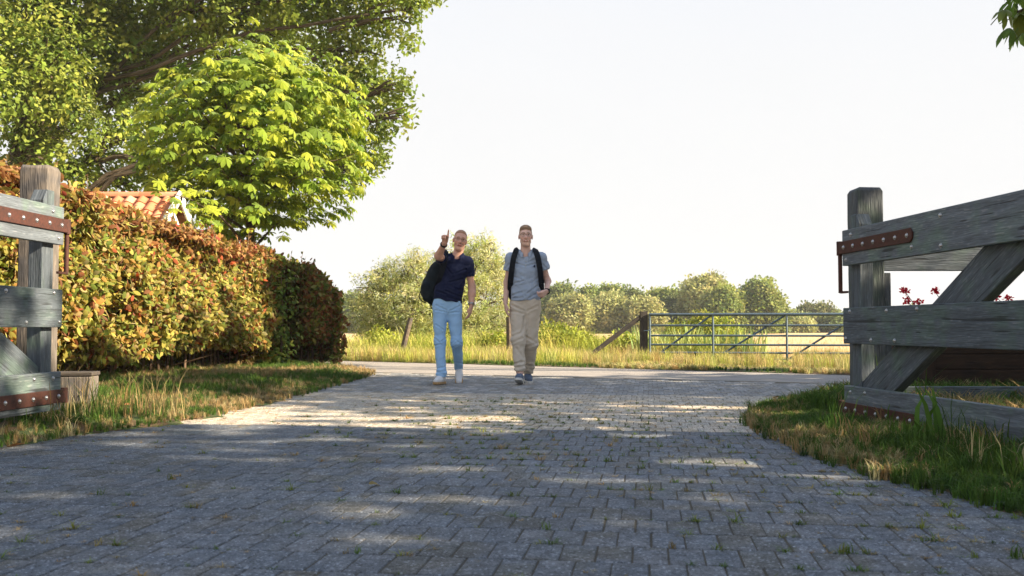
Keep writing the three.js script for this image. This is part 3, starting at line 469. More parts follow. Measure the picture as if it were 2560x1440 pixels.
// a tree made of lobes: each lobe [centre, radius]; sprays of leaves sit on the lobes
function lobedTree(name, label, base, trunkTop, trunkR, lobes, sprayGeos, per, colors, seed, opt = {}) {
  const r = rng(seed), o = thing(name, label, 'tree', base.toArray(), opt.group), wood = [], local = v => v.clone().sub(base), T = local(trunkTop);
  const tr = []; for (let i = 0; i <= 6; i++) tr.push(V(mix(0, T.x, i / 6) + (i && i < 6 ? (r() - 0.5) * trunkR * 0.5 : 0), mix(-0.2, T.y, i / 6), mix(0, T.z, i / 6))); part('trunk', tube(tr, tr.map((_, i) => trunkR * mix(i ? 1.05 : 1.4, 0.5, i / 6)), 10), M.bark, o);
  if (opt.limbs !== false) { lobes.forEach(([c, R], i) => { if (i % (opt.every || 1)) return; const L = local(c), s = tr[Math.min(5, 2 + (r() * 4 | 0))].clone(); wood.push(limb(s, L, trunkR * (opt.limb || 0.3), trunkR * 0.05, r, 7, 0.05)); for (let k = 0; k < (opt.twigs || 3); k++) wood.push(limb(L.clone().lerp(s, 0.25 * r()), L.clone().addScaledVector(rdir(r), R * 0.85), trunkR * 0.09, 0.01, r, 4, 0.08)); }); part('branches', mergeGeometries(wood), M.bark, o); }
  const list = []; let vol = 0;
  lobes.forEach(([c, R], li) => { const L = local(c), n = per * R * R * (opt.dens ? opt.dens(c) : 1) | 0, tint = 0.82 + r() * 0.36; for (let k = 0; k < n; k++) { const d = rdir(r), f = 1 - Math.pow(r(), 1.7) * 0.65, w = 0.82 + 0.36 * vnoise(d.x * 2.4 + li * 7, d.y * 2.4 + d.z * 2.1, seed + 3); const p = L.clone().addScaledVector(d, R * f * w); p.y -= opt.flat ? d.y * R * f * w * opt.flat : 0; if (opt.clip && opt.clip(p.clone().add(base))) continue; const nn = d.clone().multiplyScalar(0.55).add(V(0, 0.6, 0)).addScaledVector(rdir(r), 0.55).normalize(); list.push({ m: placeLeaf(p, nn, r() * 6.28, 0.75 + r() * 0.55), c: jitter(pick(r, colors), r, 0.2, 0.12).map(x => x * tint) }); } });
  instanced('crown', sprayGeos, M.leaf, list, o);
  return o;
}
// old oak filling the upper left
const oakSpray = spray(13, 0.13, 0.075, 0.42, 8, 0.1);
const oakMix = [[[0.22, 0.29, 0.038], 3], [[0.29, 0.34, 0.055], 2.4], [[0.15, 0.22, 0.03], 1.6]];
{
  const lobes = [], L = (px, py, D, R) => lobes.push([at(px, py, D), R]);
  for (const [px, py, D, R] of [[60, 40, 21, 1.5], [200, -30, 22, 1.6], [90, 180, 20.5, 1.15], [240, 120, 22, 1.3], [330, 230, 23, 1.0], [180, 300, 21, 0.8], [300, 340, 22, 0.75], [120, 400, 21, 0.55], [250, 420, 22.5, 0.65], [380, 30, 23, 1.5], [520, -40, 22, 1.6], [460, 130, 24, 1.2], [640, 20, 23, 1.3], [760, -30, 22, 1.4], [700, 130, 25, 1.2], [850, 40, 22.5, 1.0], [880, 130, 22, 0.85], [840, 240, 22.5, 0.85], [930, 220, 22, 0.65], [960, 300, 21.8, 0.42], [990, 210, 21.6, 0.42], [880, 350, 22.2, 0.7], [900, 420, 22, 0.42], [960, 10, 21.5, 0.65], [1030, 20, 21.3, 0.4], [940, 390, 21.8, 0.34], [860, 440, 22, 0.34], [1020, 100, 21.5, 0.28], [1010, 280, 21.6, 0.25], [820, 330, 24, 0.9], [780, 220, 25, 1.1], [30, 440, 21.5, 0.5], [190, 440, 22, 0.5], [420, 330, 25, 1.0], [330, 460, 23, 0.5], [450, 420, 25, 0.8], [150, 230, 23, 1.0], [-120, 60, 20, 1.8], [-150, 250, 20, 1.3], [20, 240, 20, 0.8], [60, 330, 21.5, 0.6], [380, 420, 24, 0.7], [330, 130, 25, 1.3], [560, 250, 26, 1.3], [100, -120, 22, 1.8], [350, -150, 22, 1.8], [600, -170, 22, 1.9], [840, -140, 22, 1.6], [1000, -80, 22, 1.1], [1080, -40, 21.5, 0.5]]) L(px, py, D, R);
  lobedTree('oak_tree', 'tall old oak with dense green crown rising behind the hedge', V(-11.8, 0, -22), V(-10.6, 8.5, -22), 0.62, lobes, oakSpray, 135, oakMix, 71, { twigs: 5, limb: 0.10, every: 2 });
}
// two chestnuts standing right of the picture; they shade the drive
const shadeLeaf = palmate(0.24, 0.9, 9), shadeMix = [[[0.09, 0.16, 0.025], 3], [[0.12, 0.19, 0.03], 2]];
function shadeTree(label, base, lobes, per, seed, extra) {
  const o = lobedTree('chestnut_tree', label, base, V(base.x - 0.2, 5.2, base.z), 0.3, lobes.map(([c, R]) => [V(c.x, c.y, c.z + 5.3), R]), shadeLeaf, per, shadeMix, seed, { twigs: 2, flat: 0.15, group: 'big chestnuts shading the drive' });
  if (extra) extra(o); return o;
}
shadeTree('big dark chestnut out on the right, the one nearer the viewer', V(11.4, 0, 1.2), [[V(9.8, 4.4, -5.6), 2.1], [V(10.2, 6.0, -7.6), 2.0], [V(9.2, 3.4, -7.2), 1.6], [V(10.5, 6.3, -4.2), 2.1], [V(9.0, 5.3, -3.0), 2.0], [V(8.4, 3.2, -4.4), 1.6], [V(11.6, 5.0, -8.6), 1.7], [V(7.2, 3.9, -5.8), 1.3], [V(12.2, 6.6, -6.2), 1.9], [V(10.8, 3.0, -9.0), 1.3], [V(9.6, 5.6, -9.4), 1.2], [V(7.6, 4.6, -3.4), 1.4], [V(10.6, 2.6, -6.4), 1.3], [V(10, 3.2, -2.2), 1.6], [V(11.4, 7.6, -5.0), 1.7], [V(11.2, 7.7, -7.4), 1.6], [V(10.8, 7.2, -3.0), 1.6], [V(9.4, 6.6, -5.6), 1.5], [V(12.6, 8.0, -4.4), 1.5], [V(12.4, 4.4, -6.4), 1.6], [V(9.2, 2.5, -5.6), 1.2], [V(12, 6, -2), 1.8], [V(10.5, 8.2, -6.5), 1.15], [V(10.6, 8.3, -7.8), 0.9], [V(10.4, 5.2, -10.3), 1.0], [V(10.2, 3.6, -10.0), 0.8]], 47, 81);
shadeTree('big dark chestnut whose hanging leaves enter the top right corner', V(12.6, 0, -6.2), [[V(11.4, 4.2, -12.8), 1.9], [V(11.8, 5.8, -14.2), 1.9], [V(12.4, 6.4, -12.4), 1.7], [V(10.6, 3.4, -14.0), 1.5], [V(12.0, 3.0, -15.4), 1.5], [V(13.4, 5.6, -15.4), 1.6], [V(11.2, 3.1, -11.6), 1.3], [V(10.4, 4.8, -13.0), 1.3], [V(12.6, 2.6, -13.2), 1.6], [V(11.9, 4.8, -16.0), 1.2], [V(11.2, 6.6, -13.6), 1.5], [V(11.0, 7.3, -12.4), 1.2], [V(10.9, 8.7, -11.9), 0.8], [V(11.6, 7.4, -14.6), 1.1], [V(10.6, 6.0, -12.0), 1.2], [V(11.6, 8.8, -13.0), 0.7], [V(11.2, 9.2, -12.0), 0.8], [V(11.4, 9.3, -13.8), 0.75], [V(11.0, 9.4, -15.2), 0.6], [V(10.8, 7.8, -11.0), 0.9], [V(10.4, 6.6, -10.6), 0.8], [V(10.6, 7.0, -14.1), 1.2], [V(10.8, 8.2, -14.0), 0.9], [V(8.9, 2.9, -11.3), 0.95], [V(9.3, 2.8, -12.6), 0.85], [V(8.6, 2.7, -10.0), 0.85]], 100, 83, o => {
  const r = rng(5), b = o.position, mats = [[0.09, 0.16, 0.025], [0.12, 0.19, 0.03], [0.14, 0.18, 0.03]].map(c => leafColor(c));
  const tip = at(2545, 30, 7.2).sub(b), root = V(-2.6, 4.0, -1.6); part('hanging_branch', limb(root, tip, 0.05, 0.012, r, 7, 0.03), M.bark, o);
  const seedG = [palmate(0.17, 1.15, 21), palmate(0.16, 1.5, 22)];
  for (const [px, py, D, sp] of [[2512, 48, 7.0, 0.2], [2525, 92, 7.15, -0.5], [2548, 62, 7.2, 1.2], [2535, 20, 7.3, 2.4], [2556, 105, 7.05, 0.4], [2570, 40, 7.2, 3.3], [2550, 85, 7.4, 4.2], [2585, 80, 7.3, 5.1], [2560, 0, 7.2, 0.9], [2545, -15, 7.0, 2.8], [2590, 10, 7.1, 4.4], [2600, 60, 7.4, 1.4]]) { const l = part('leaf', seedG[r() * 2 | 0], mats[r() * 3 | 0], o), p = at(px, py - 22, D).sub(b); l.position.copy(p); l.rotation.set((r() - 0.5) * 0.9, sp, (r() - 0.5) * 0.9); }
});
shadeTree('added unseen tall chestnut right of the view, its high crown shading the hedge end', V(11.9, 0, -12.7), [[V(10.8, 9.2, -17.7), 1.1], [V(11.3, 9.0, -18.4), 0.95], [V(10.5, 8.9, -16.9), 0.8], [V(10.9, 10.0, -17.4), 0.9], [V(11.8, 9.6, -17.9), 1.0]], 130, 85);  // added out-of-view tree; only high lobes, placed to shade the hedge end
// ---------------------------------------------------------------- willow, far trees, bushes
const willowSpray = spray(20, 0.10, 0.020, 0.28, 14, 0.5), willowMix = [[[0.54, 0.55, 0.25], 3], [[0.45, 0.49, 0.14], 2.2], [[0.30, 0.36, 0.08], 0.8], [[0.60, 0.59, 0.36], 1.6]];
{
  const lobes = [], L = (px, py, D, R) => lobes.push([at(px, py, D), R]);
  for (const [px, py, D, R] of [[960, 760, 24, 0.75], [1010, 730, 24.5, 0.75], [1040, 700, 24, 0.6], [930, 720, 24.5, 0.5], [1000, 680, 24.4, 0.45], [1060, 780, 23.6, 0.8], [1100, 820, 23.4, 0.6], [1140, 760, 24, 0.8], [1190, 700, 24.4, 0.75], [1220, 760, 24, 0.75], [1230, 690, 24.6, 0.55], [1200, 640, 24.5, 0.5], [1160, 620, 24.6, 0.4], [1240, 810, 23.8, 0.55], [1180, 820, 23.4, 0.55], [1030, 830, 23.5, 0.6], [980, 820, 24, 0.5], [1215, 610, 24.5, 0.28], [1040, 650, 24.3, 0.3], [1275, 740, 24.3, 0.5], [1130, 690, 24.8, 0.7], [910, 760, 24.6, 0.35], [900, 800, 24.8, 0.45], [935, 830, 24.2, 0.5], [960, 700, 24.5, 0.45], [1075, 740, 24.4, 0.7], [1090, 680, 24.8, 0.5], [985, 790, 23.8, 0.6], [1250, 660, 24.8, 0.4], [1060, 850, 23.2, 0.45], [1140, 855, 23.2, 0.45], [1215, 850, 23.4, 0.45]]) L(px, py, D, R);
  lobedTree('willow', 'pale feathery willow bush behind the two walkers', V(-1.55, -0.05, -24), V(-1.5, 1.4, -24), 0.16, lobes, willowSpray, 215, willowMix, 91, { twigs: 5, limbs: true });
  const w = scene.children[scene.children.length - 1], r = rng(6), list = []; // wispy upright shoots
  for (let k = 0; k < 80; k++) { const px = mix(920, 1268, r()), top = 660 - 90 * Math.exp(-Math.pow((px - 1205) / 55, 2)) - 45 * Math.exp(-Math.pow((px - 1020) / 60, 2)) + r() * 60; const e = at(px, top, 24.4).sub(w.position); for (let j = 0; j < 9; j++) { const p = e.clone().add(V((r() - 0.5) * 0.12, -j * 0.09, (r() - 0.5) * 0.12)); list.push({ m: placeLeaf(p, rdir(r).add(V(0, 0.5, 0)).normalize(), r() * 6, 0.45 + j * 0.03), c: jitter(pick(r, willowMix), r) }); } }
  instanced('shoots', willowSpray, M.leaf, list, w);
}
const farSpray = spray(26, 0.34, 0.26, 1.2, 17, 0.1), farMix = [[[0.27, 0.32, 0.07], 3], [[0.34, 0.37, 0.10], 2], [[0.18, 0.24, 0.05], 2.0]], paleMix = [[[0.38, 0.39, 0.14], 3], [[0.45, 0.44, 0.19], 2], [[0.29, 0.32, 0.09], 1.5]], darkMix = [[[0.17, 0.22, 0.055], 3], [[0.22, 0.26, 0.07], 2]];
[ // [label, px, top, half width px, D, mix]
  ['dark distant tree showing between the hedge end and the willow', 895, 742, 55, 120, darkMix], ['pale low distant tree between hedge end and willow', 940, 775, 45, 112, paleMix],
  ['dark distant oak just right of the man in grey', 1400, 716, 52, 118, darkMix], ['light green round distant tree right of the man in grey', 1425, 748, 55, 108, paleMix], ['distant tree with rounded top, second right of the man in grey', 1470, 722, 45, 122, farMix], ['broad pale distant tree left of the slanting strut top', 1520, 745, 60, 110, paleMix],
  ['distant tree with a pointed top above the slanting strut', 1528, 716, 42, 122, farMix], ['small dark distant tree left of the metal gate post', 1580, 728, 42, 120, darkMix], ['pale distant tree directly behind the metal gate post', 1610, 752, 55, 108, paleMix], ['bushy distant tree just right of the metal gate post', 1660, 726, 48, 118, farMix], ['dark distant tree filling the gap before the tall feathery one', 1700, 735, 45, 116, darkMix],
  ['tallest feathery grey-green distant tree above the metal gate', 1765, 688, 70, 112, paleMix], ['dense distant tree at the right shoulder of the tallest one', 1810, 722, 52, 108, farMix], ['broad bright distant tree above the right end of the metal gate', 1895, 706, 62, 110, farMix], ['narrow dark distant tree at the right end of the row', 1940, 742, 30, 112, darkMix], ['low dark distant tree behind the right end of the metal gate', 1985, 795, 40, 125, darkMix],
  ['lone round brownish distant tree at the far right of the field', 2040, 770, 48, 128, [[[0.20, 0.20, 0.07], 3], [[0.15, 0.18, 0.05], 2]]], ['small distant tree left of the lone round one', 2000, 806, 36, 124, paleMix], ['low distant tree right of the lone round one, beside the wooden gate', 2085, 796, 34, 126, darkMix],
].forEach(([label, px, top, hw, D, mx], i) => {
  const b = at(px, 818, D); b.y = -0.05; const T = at(px, top, D), H = T.y, W = hw / F * D, lobes = [], r = rng(200 + i);
  const n = 14; for (let k = 0; k < n; k++) { const t = k / (n - 1), y = H * (0.24 + 0.62 * t), w = W * Math.sqrt(Math.max(0.1, 1 - Math.pow((t - 0.35) / 0.8, 2))), a = k * 2.4; lobes.push([V(b.x + Math.cos(a) * w * 0.55, y, b.z + Math.sin(a) * w * 0.55), W * (0.26 + 0.26 * r()) * (t > 0.8 ? 0.8 : 1)]); }
  lobes.push([V(b.x, H - W * 0.36, b.z), W * 0.34]); lobes.push([V(b.x - W * 0.3, H * 0.2, b.z), W * 0.5], [V(b.x + W * 0.3, H * 0.22, b.z), W * 0.5]);
  lobedTree('distant_tree', label, b, V(b.x, H * 0.6, b.z), 0.16, lobes, farSpray, 60, mx, 300 + i, { twigs: 1, every: 2 });
});
{ // low woodland far behind them, closing the horizon
  const o = thing('distant_woodland', 'low dark band of far woodland along the horizon', 'woodland'); o.userData.kind = 'stuff'; delete o.userData.category; const r = rng(19), list = [];
  for (let k = 0; k < 7500; k++) { const x = mix(-150, 150, r()), top = (3.2 + 2.6 * vnoise(x * 0.12, 3, 44) + 1.2 * vnoise(x * 0.6, 5, 45)) * (x > 2 && x < 43 ? 1.0 : x > 43 ? 0.5 : 0.75); list.push({ m: placeLeaf(V(x, Math.pow(r(), 0.8) * top, -150 - r() * 8), rdir(r).add(V(0.2, 0.5, 0)).normalize(), r() * 6, 1.1 + r()), c: jitter(pick(r, farMix), r) }); }
  instanced('foliage', farSpray, M.leaf, list, o);
}
// leafy weeds and shrubs behind the field gate
const bushSpray = spray(14, 0.085, 0.045, 0.22, 23, 0.3), bushMix = [[[0.38, 0.42, 0.06], 3], [[0.46, 0.46, 0.09], 2], [[0.24, 0.30, 0.04], 1.5]];
[['bright yellow-green bush behind the middle of the metal gate', [[1740, 850, 22, 0.32], [1790, 840, 22, 0.4], [1830, 860, 22, 0.35], [1760, 820, 22.4, 0.34], [1720, 870, 21.8, 0.28], [1700, 840, 22.4, 0.3], [1800, 880, 21.8, 0.3], [1855, 880, 21.8, 0.22]]],
 ['low leafy bramble left of the slanting strut', [[1400, 860, 21, 0.3], [1440, 865, 21, 0.3], [1470, 870, 21, 0.25], [1370, 870, 21, 0.25], [1375, 835, 21.5, 0.25]]],
 ['small leafy bush between the slanting strut and the metal gate post', [[1550, 862, 21, 0.24], [1580, 868, 21, 0.22], [1520, 876, 21, 0.2]]],
 ['low bramble left of the leaning fence post', [[950, 850, 21.5, 0.22], [975, 862, 21.5, 0.2]]], ['low bramble seen between the two walkers', [[1215, 868, 21, 0.22], [1245, 862, 21, 0.24]]],
].forEach(([label, l], i) => { const lobes = l.map(([px, py, D, R]) => [at(px, py, D), R]), c = lobes[0][0]; const b = V(c.x, -0.04, c.z); lobedTree('bush', label, b, V(b.x, 0.3, b.z), 0.02, lobes, bushSpray, 900, bushMix, 400 + i, { twigs: 2 }).userData.category = 'bush'; });

// ---------------------------------------------------------------- grass
function tuft(n, h, lean, wid, seed) {
  const r = rng(seed), m = mesher();
  for (let i = 0; i < n; i++) { const a = r() * 6.28, hh = h * (0.5 + r() * 0.7), ln = lean * (0.3 + r()), x = (r() - 0.5) * h * 0.5, z = (r() - 0.5) * h * 0.5, dx = Math.cos(a) * ln * hh, dz = Math.sin(a) * ln * hh, px = -Math.sin(a) * wid / 2, pz = Math.cos(a) * wid / 2; const b = m.n();
    m.v(x - px, -0.01, z - pz); m.v(x + px, -0.01, z + pz); m.v(x + dx * 0.35 - px * 0.8, hh * 0.6, z + dz * 0.35 - pz * 0.8); m.v(x + dx * 0.35 + px * 0.8, hh * 0.6, z + dz * 0.35 + pz * 0.8); m.v(x + dx, hh * (1 - ln * 0.25), z + dz); m.q(b, b + 1, b + 3, b + 2); m.t(b + 2, b + 3, b + 4); }
  return m.done();
}
const G = { short: tuft(14, 0.07, 0.7, 0.004, 1), mid: tuft(14, 0.14, 0.8, 0.006, 2), tall: tuft(12, 0.42, 0.5, 0.007, 3), dryTall: tuft(16, 0.45, 0.35, 0.008, 4), mat: tuft(18, 0.05, 1.4, 0.004, 6), broad: tuft(6, 0.34, 0.5, 0.035, 5) };
const green = [[[0.07, 0.13, 0.02], 3], [[0.10, 0.17, 0.03], 2], [[0.05, 0.09, 0.018], 2]], dry = [[[0.34, 0.25, 0.11], 3], [[0.26, 0.19, 0.08], 2], [[0.42, 0.33, 0.17], 1.5]], straw = [[[0.52, 0.42, 0.20], 3], [[0.42, 0.33, 0.13], 2], [[0.36, 0.36, 0.12], 2]];
function grassField(name, label, n, seed, place) { // place(r) -> {x, d, y, g, mix, s} or null
  const r = rng(seed), by = {}; for (let k = 0; k < n; k++) { const e = place(r); if (!e) continue; _o.position.set(e.x, e.y, -e.d); _o.rotation.set((r() - 0.5) * 0.3, r() * 6.28, (r() - 0.5) * 0.3); _o.scale.set(e.s, e.s * (e.h || 1), e.s); _o.updateMatrix(); (by[e.g] ||= []).push({ m: _o.matrix.clone(), c: jitter(pick(r, e.mix), r) }); }
  for (const g of Object.keys(by)) { const im = instanced(numbered(name), G[g], M.blade, by[g], scene); im.userData = { kind: 'stuff', label: label[g] || label.all, category: 'grass' }; }
}
const dryness = (x, d) => vnoise(x * 0.9 + 3, d * 0.9, 51) * 0.6 + vnoise(x * 3, d * 3, 52) * 0.4;
grassField('left_verge_grass', { short: 'short green and straw grass in front of the hedge', mid: 'loose longer grass in front of the hedge', mat: 'flattened dry grass along the left edge of the paving', all: 'tall grass by the left gate' }, 15000, 61, r => {
  const d = 3.6 + Math.pow(r(), 0.8) * 13, w = Math.pow(r(), 1.2) * 3.2, x = XL(d) - 0.02 - w + (r() - 0.5) * 0.16; const hx = -4.65 + (d - 9.9) * 0.16; if (x < hx - 0.6 && d > 7) return null; const k = dryness(x, d), near = w < 0.35, isDry = k + (r() - 0.5) * 0.35 > (near ? 0.46 : 0.56);
  const byGate = Math.hypot(x + 3.2, d - 6.8) < 0.8, y = 0.02 + 0.05 * smooth(0, 0.9, w);
  if (byGate && r() < 0.07) return { x, d, y, g: r() < 0.06 ? 'broad' : 'tall', mix: r() < 0.5 ? dry : green, s: 0.4 + r() * 0.5 };
  return { x, d, y, g: near && r() < 0.7 ? 'mat' : r() < 0.05 ? 'mid' : 'short', mix: isDry ? dry : green, s: 0.5 + r() * 0.5 };
});
grassField('right_verge_grass', { short: 'short grass beside the right gate', mid: 'lush grass under the right gate', mat: 'flattened dry grass along the right edge of the paving', tall: 'long stalks rising past the right gate boards', broad: 'broad green blades by the right gate' }, 17000, 62, r => {
  const d = 2.3 + Math.pow(r(), 0.9) * 7.4, w = Math.pow(r(), 1.25) * 3.2, x = XR(d) + 0.02 + w + (r() - 0.5) * 0.2, gx = 2.33 + (6.8 - d) * 0.095; const k = dryness(x + 9, d), near = w < 0.3, y = 0.01 + 0.05 * smooth(0, 0.9, w), byGate = Math.abs(x - gx + 0.1) < 0.45 && d < 7.2; if (Math.abs(x - gx - 0.06) < 0.1 && d < 6.9 && r() < 0.8) return null;
  const isDry = k + (r() - 0.5) * 0.4 > (near ? 0.5 : d > 5.5 ? 0.56 : 0.64);
  if (x < gx && x > gx - 0.45 && d > 5.5 && d < 7.1) return r() < 0.75 ? { x, d, y, g: 'mat', mix: isDry ? dry : green, s: 0.9 } : { x, d, y, g: 'short', mix: green, s: 0.5 + r() * 0.4 };
  if (byGate && r() < 0.008) return { x, d, y, g: r() < 0.1 ? 'broad' : 'tall', mix: r() < 0.35 ? dry : green, s: 0.5 + r() * 0.6 };
  return { x, d, y, g: near ? (r() < 0.6 ? 'mat' : 'short') : r() < (x < gx ? 0.12 : 0.5) ? 'mid' : 'short', mix: isDry ? dry : green, s: 0.65 + r() * 0.65 };
});
const weedy = [[[0.42, 0.45, 0.08], 2], [[0.50, 0.46, 0.14], 2], [[0.32, 0.38, 0.06], 1.5]];
grassField('roadside_grass', { short: 'short green grass strip along the far road edge', dryTall: 'dry straw-coloured grass beyond the road', broad: 'reeds standing in the ditch beyond the road', tall: 'tall yellowing weeds beyond the road', mid: 'low yellow grass along the far road edge', mat: 'flattened straw along the far road edge', all: 'grass beyond the road' }, 21000, 63, r => {
  const x = mix(-9, 9.5, r()), fence = 19.75 - 0.12 * (x - 2.7), rf = roadFar(x), d = rf + 0.02 + Math.pow(r(), 1.15) * (25 - rf), w = d - rf; if (Math.abs(x) > d * 0.57) return null;
  const clump = vnoise(x * 0.8 + 5, d * 0.8, 57) * 0.6 + vnoise(x * 2.2, d * 2.2, 58) * 0.4, beforeFence = d < fence + 0.15;
  if (w < 0.5 && x > -1.4) return vnoise(x * 1.1, 2, 53) > 0.36 ? { x, d, y: 0.01, g: 'short', mix: green, s: 0.8 + r() * 0.5 } : { x, d, y: 0.01, g: 'mat', mix: straw, s: 1.2 + r() };
  if (beforeFence) return x > 1.2 ? { x, d, y: 0, g: clump > 0.64 ? 'dryTall' : r() < 0.8 ? 'mat' : 'short', mix: r() < 0.75 ? straw : weedy, s: clump > 0.64 ? 0.3 + r() * 0.45 : 0.8 + r() * 0.5 } : { x, d, y: 0, g: r() < 0.35 ? 'dryTall' : 'mid', mix: r() < 0.9 - 0.6 * smooth(0.4, 0.7, clump) ? straw : weedy, s: 0.5 + r() * 0.4 };
  const ditch = d < fence + 2.6; if (!ditch) return null;
  if (x > 5.3) return clump > 0.55 && r() < 0.5 ? { x, d, y: -0.04, g: 'dryTall', mix: straw, s: 0.4 + r() * 0.4 } : { x, d, y: -0.05, g: 'mat', mix: straw, s: 1.2 };
  if (x > 2.6 && r() < 0.2) return { x, d, y: -0.06, g: 'broad', mix: [[[0.30, 0.38, 0.14], 2], [[0.42, 0.44, 0.14], 2]], s: 0.7 + r() * 0.9, h: 1.6 };
  if (x < -4 && r() < 0.05) return { x, d, y: -0.06, g: 'broad', mix: [[[0.26, 0.36, 0.16], 2]], s: 0.7 + r() * 0.6, h: 1.4 };
  return { x, d, y: -0.04, g: clump > 0.38 ? 'tall' : 'dryTall', mix: clump > 0.36 ? weedy : straw, s: (0.55 + r() * 0.9) * (0.5 + clump * 1.1) };
});
grassField('field_grass', { dryTall: 'pale dry hay grass on the field' }, 9000, 64, r => { const d = 23 + Math.pow(r(), 2) * 60, x = (r() * 2 - 1) * d * 0.56; return { x, d, y: -0.06, g: 'dryTall', mix: [[[0.60, 0.48, 0.28], 3], [[0.52, 0.40, 0.23], 2]], s: 0.22 + r() * 0.25 }; });
// weeds in the joints of the paving
grassField('joint_weeds', { mat: 'small weeds and moss growing in the paving joints', short: 'little grass tufts standing in the paving joints' }, 1500, 65, r => {
  const c = r(); let X, D; if (c < 0.45) { X = -0.1 + (r() + r() + r() - 1.5) * 1.0; D = 4.6 + r() * 4.4; } else if (c < 0.75) { D = 2.6 + r() * 6; X = XR(D) - Math.pow(r(), 1.7) * 1.3; } else { D = 2.6 + r() * r() * 8; X = mix(XL(D), XR(D), r()); }
  // snap to a course joint
  const dx = X, dd = D - 6.36, s = dx * ca + dd * sa, t = Math.round((-dx * sa + dd * ca) / PD) * PD; X = paveX(s, t); D = paveD(s, t); if (X < XL(D) || X > XR(D)) return null;
  return { x: X, d: D, y: -0.006, g: r() < 0.75 ? 'mat' : 'short', mix: r() < 0.25 ? dry : [[[0.12, 0.18, 0.03], 2], [[0.18, 0.21, 0.04], 1.4], [[0.08, 0.13, 0.02], 1]], s: 0.35 + r() * r() * 0.9, h: 0.6 };
});
grassField('paving_litter', { mat: 'dry straw litter scattered on the paving' }, 700, 66, r => { const D = 2.5 + Math.pow(r(), 1.4) * 7, side = r(); const X = side < 0.5 ? mix(XL(D), XR(D), r()) : side < 0.75 ? XR(D) - Math.pow(r(), 2) * 0.9 : XL(D) + Math.pow(r(), 2) * 0.7; return { x: X, d: D, y: -0.002, g: 'mat', mix: dry, s: 0.3 + r() * r() * 0.7, h: 0.35 }; });
{ // fallen leaves lying on the paving and verge
  const r = rng(88), mats = [[0.30, 0.14, 0.05], [0.20, 0.10, 0.04], [0.34, 0.24, 0.07]].map(c => leafColor(c));
  [['curled dark brown fallen leaf at the left edge of the paving', -2.75, 5.45, 1.3], ['small orange fallen leaf at the grass edge beyond the right gate', 2.55, 9.1, 1.1], ['brown fallen leaf in the middle of the dark paving', -0.6, 4.05, 0.7], ['yellow fallen leaf on the left verge', -2.9, 7.2, 1.0]].forEach(([label, x, d, s], i) => { const l = single('fallen_leaf', beech[0], mats[i % 3], label, 'leaf', 'fallen leaves'); l.position.set(x, i === 3 ? 0.09 : 0.012, -d); l.rotation.set(0.1, r() * 6, 0.25); l.scale.setScalar(s); });
}
// ---------------------------------------------------------------- people
const smin = (a, b, k) => { const h = Math.max(k - Math.abs(a - b), 0) / k; return Math.min(a, b) - h * h * k * 0.25; };
// bone: [ax,ay,az, bx,by,bz, ra, rb, zscale]
function sdBone(b, x, y, z) { const zs = b[8] || 1; z = z / zs; const az = b[2] / zs, dx = b[3] - b[0], dy = b[4] - b[1], dz = b[5] / zs - az, px = x - b[0], py = y - b[1], pz = z - az, l = dx * dx + dy * dy + dz * dz, t = l ? clamp((px * dx + py * dy + pz * dz) / l) : 0, ex = px - dx * t, ey = py - dy * t, ez = pz - dz * t; return (Math.sqrt(ex * ex + ey * ey + ez * ez) - (b[6] + (b[7] - b[6]) * t)) * (zs < 1 ? 0.5 + zs * 0.5 : 1); }
const field = (bones, k) => (x, y, z) => { let d = 9; for (const b of bones) d = smin(d, sdBone(b, x, y, z), k); return d; };
const sdEll = (cx, cy, cz, rx, ry, rz) => (x, y, z) => { const a = (x - cx) / rx, b = (y - cy) / ry, c = (z - cz) / rz, k0 = Math.sqrt(a * a + b * b + c * c), a2 = a / rx, b2 = b / ry, c2 = c / rz, k1 = Math.sqrt(a2 * a2 + b2 * b2 + c2 * c2); return k1 ? k0 * (k0 - 1) / k1 : -Math.min(rx, ry, rz); };
const bone = (a, b, ra, rb, zs) => [...a, ...b, ra, rb, zs];
function bounds(bones, pad) { const lo = [9, 9, 9], hi = [-9, -9, -9]; for (const b of bones) for (let e = 0; e < 2; e++) for (let k = 0; k < 3; k++) { const R = Math.max(b[6], b[7]) + pad; lo[k] = Math.min(lo[k], b[e * 3 + k] - R); hi[k] = Math.max(hi[k], b[e * 3 + k] + R); } return [lo, hi]; }
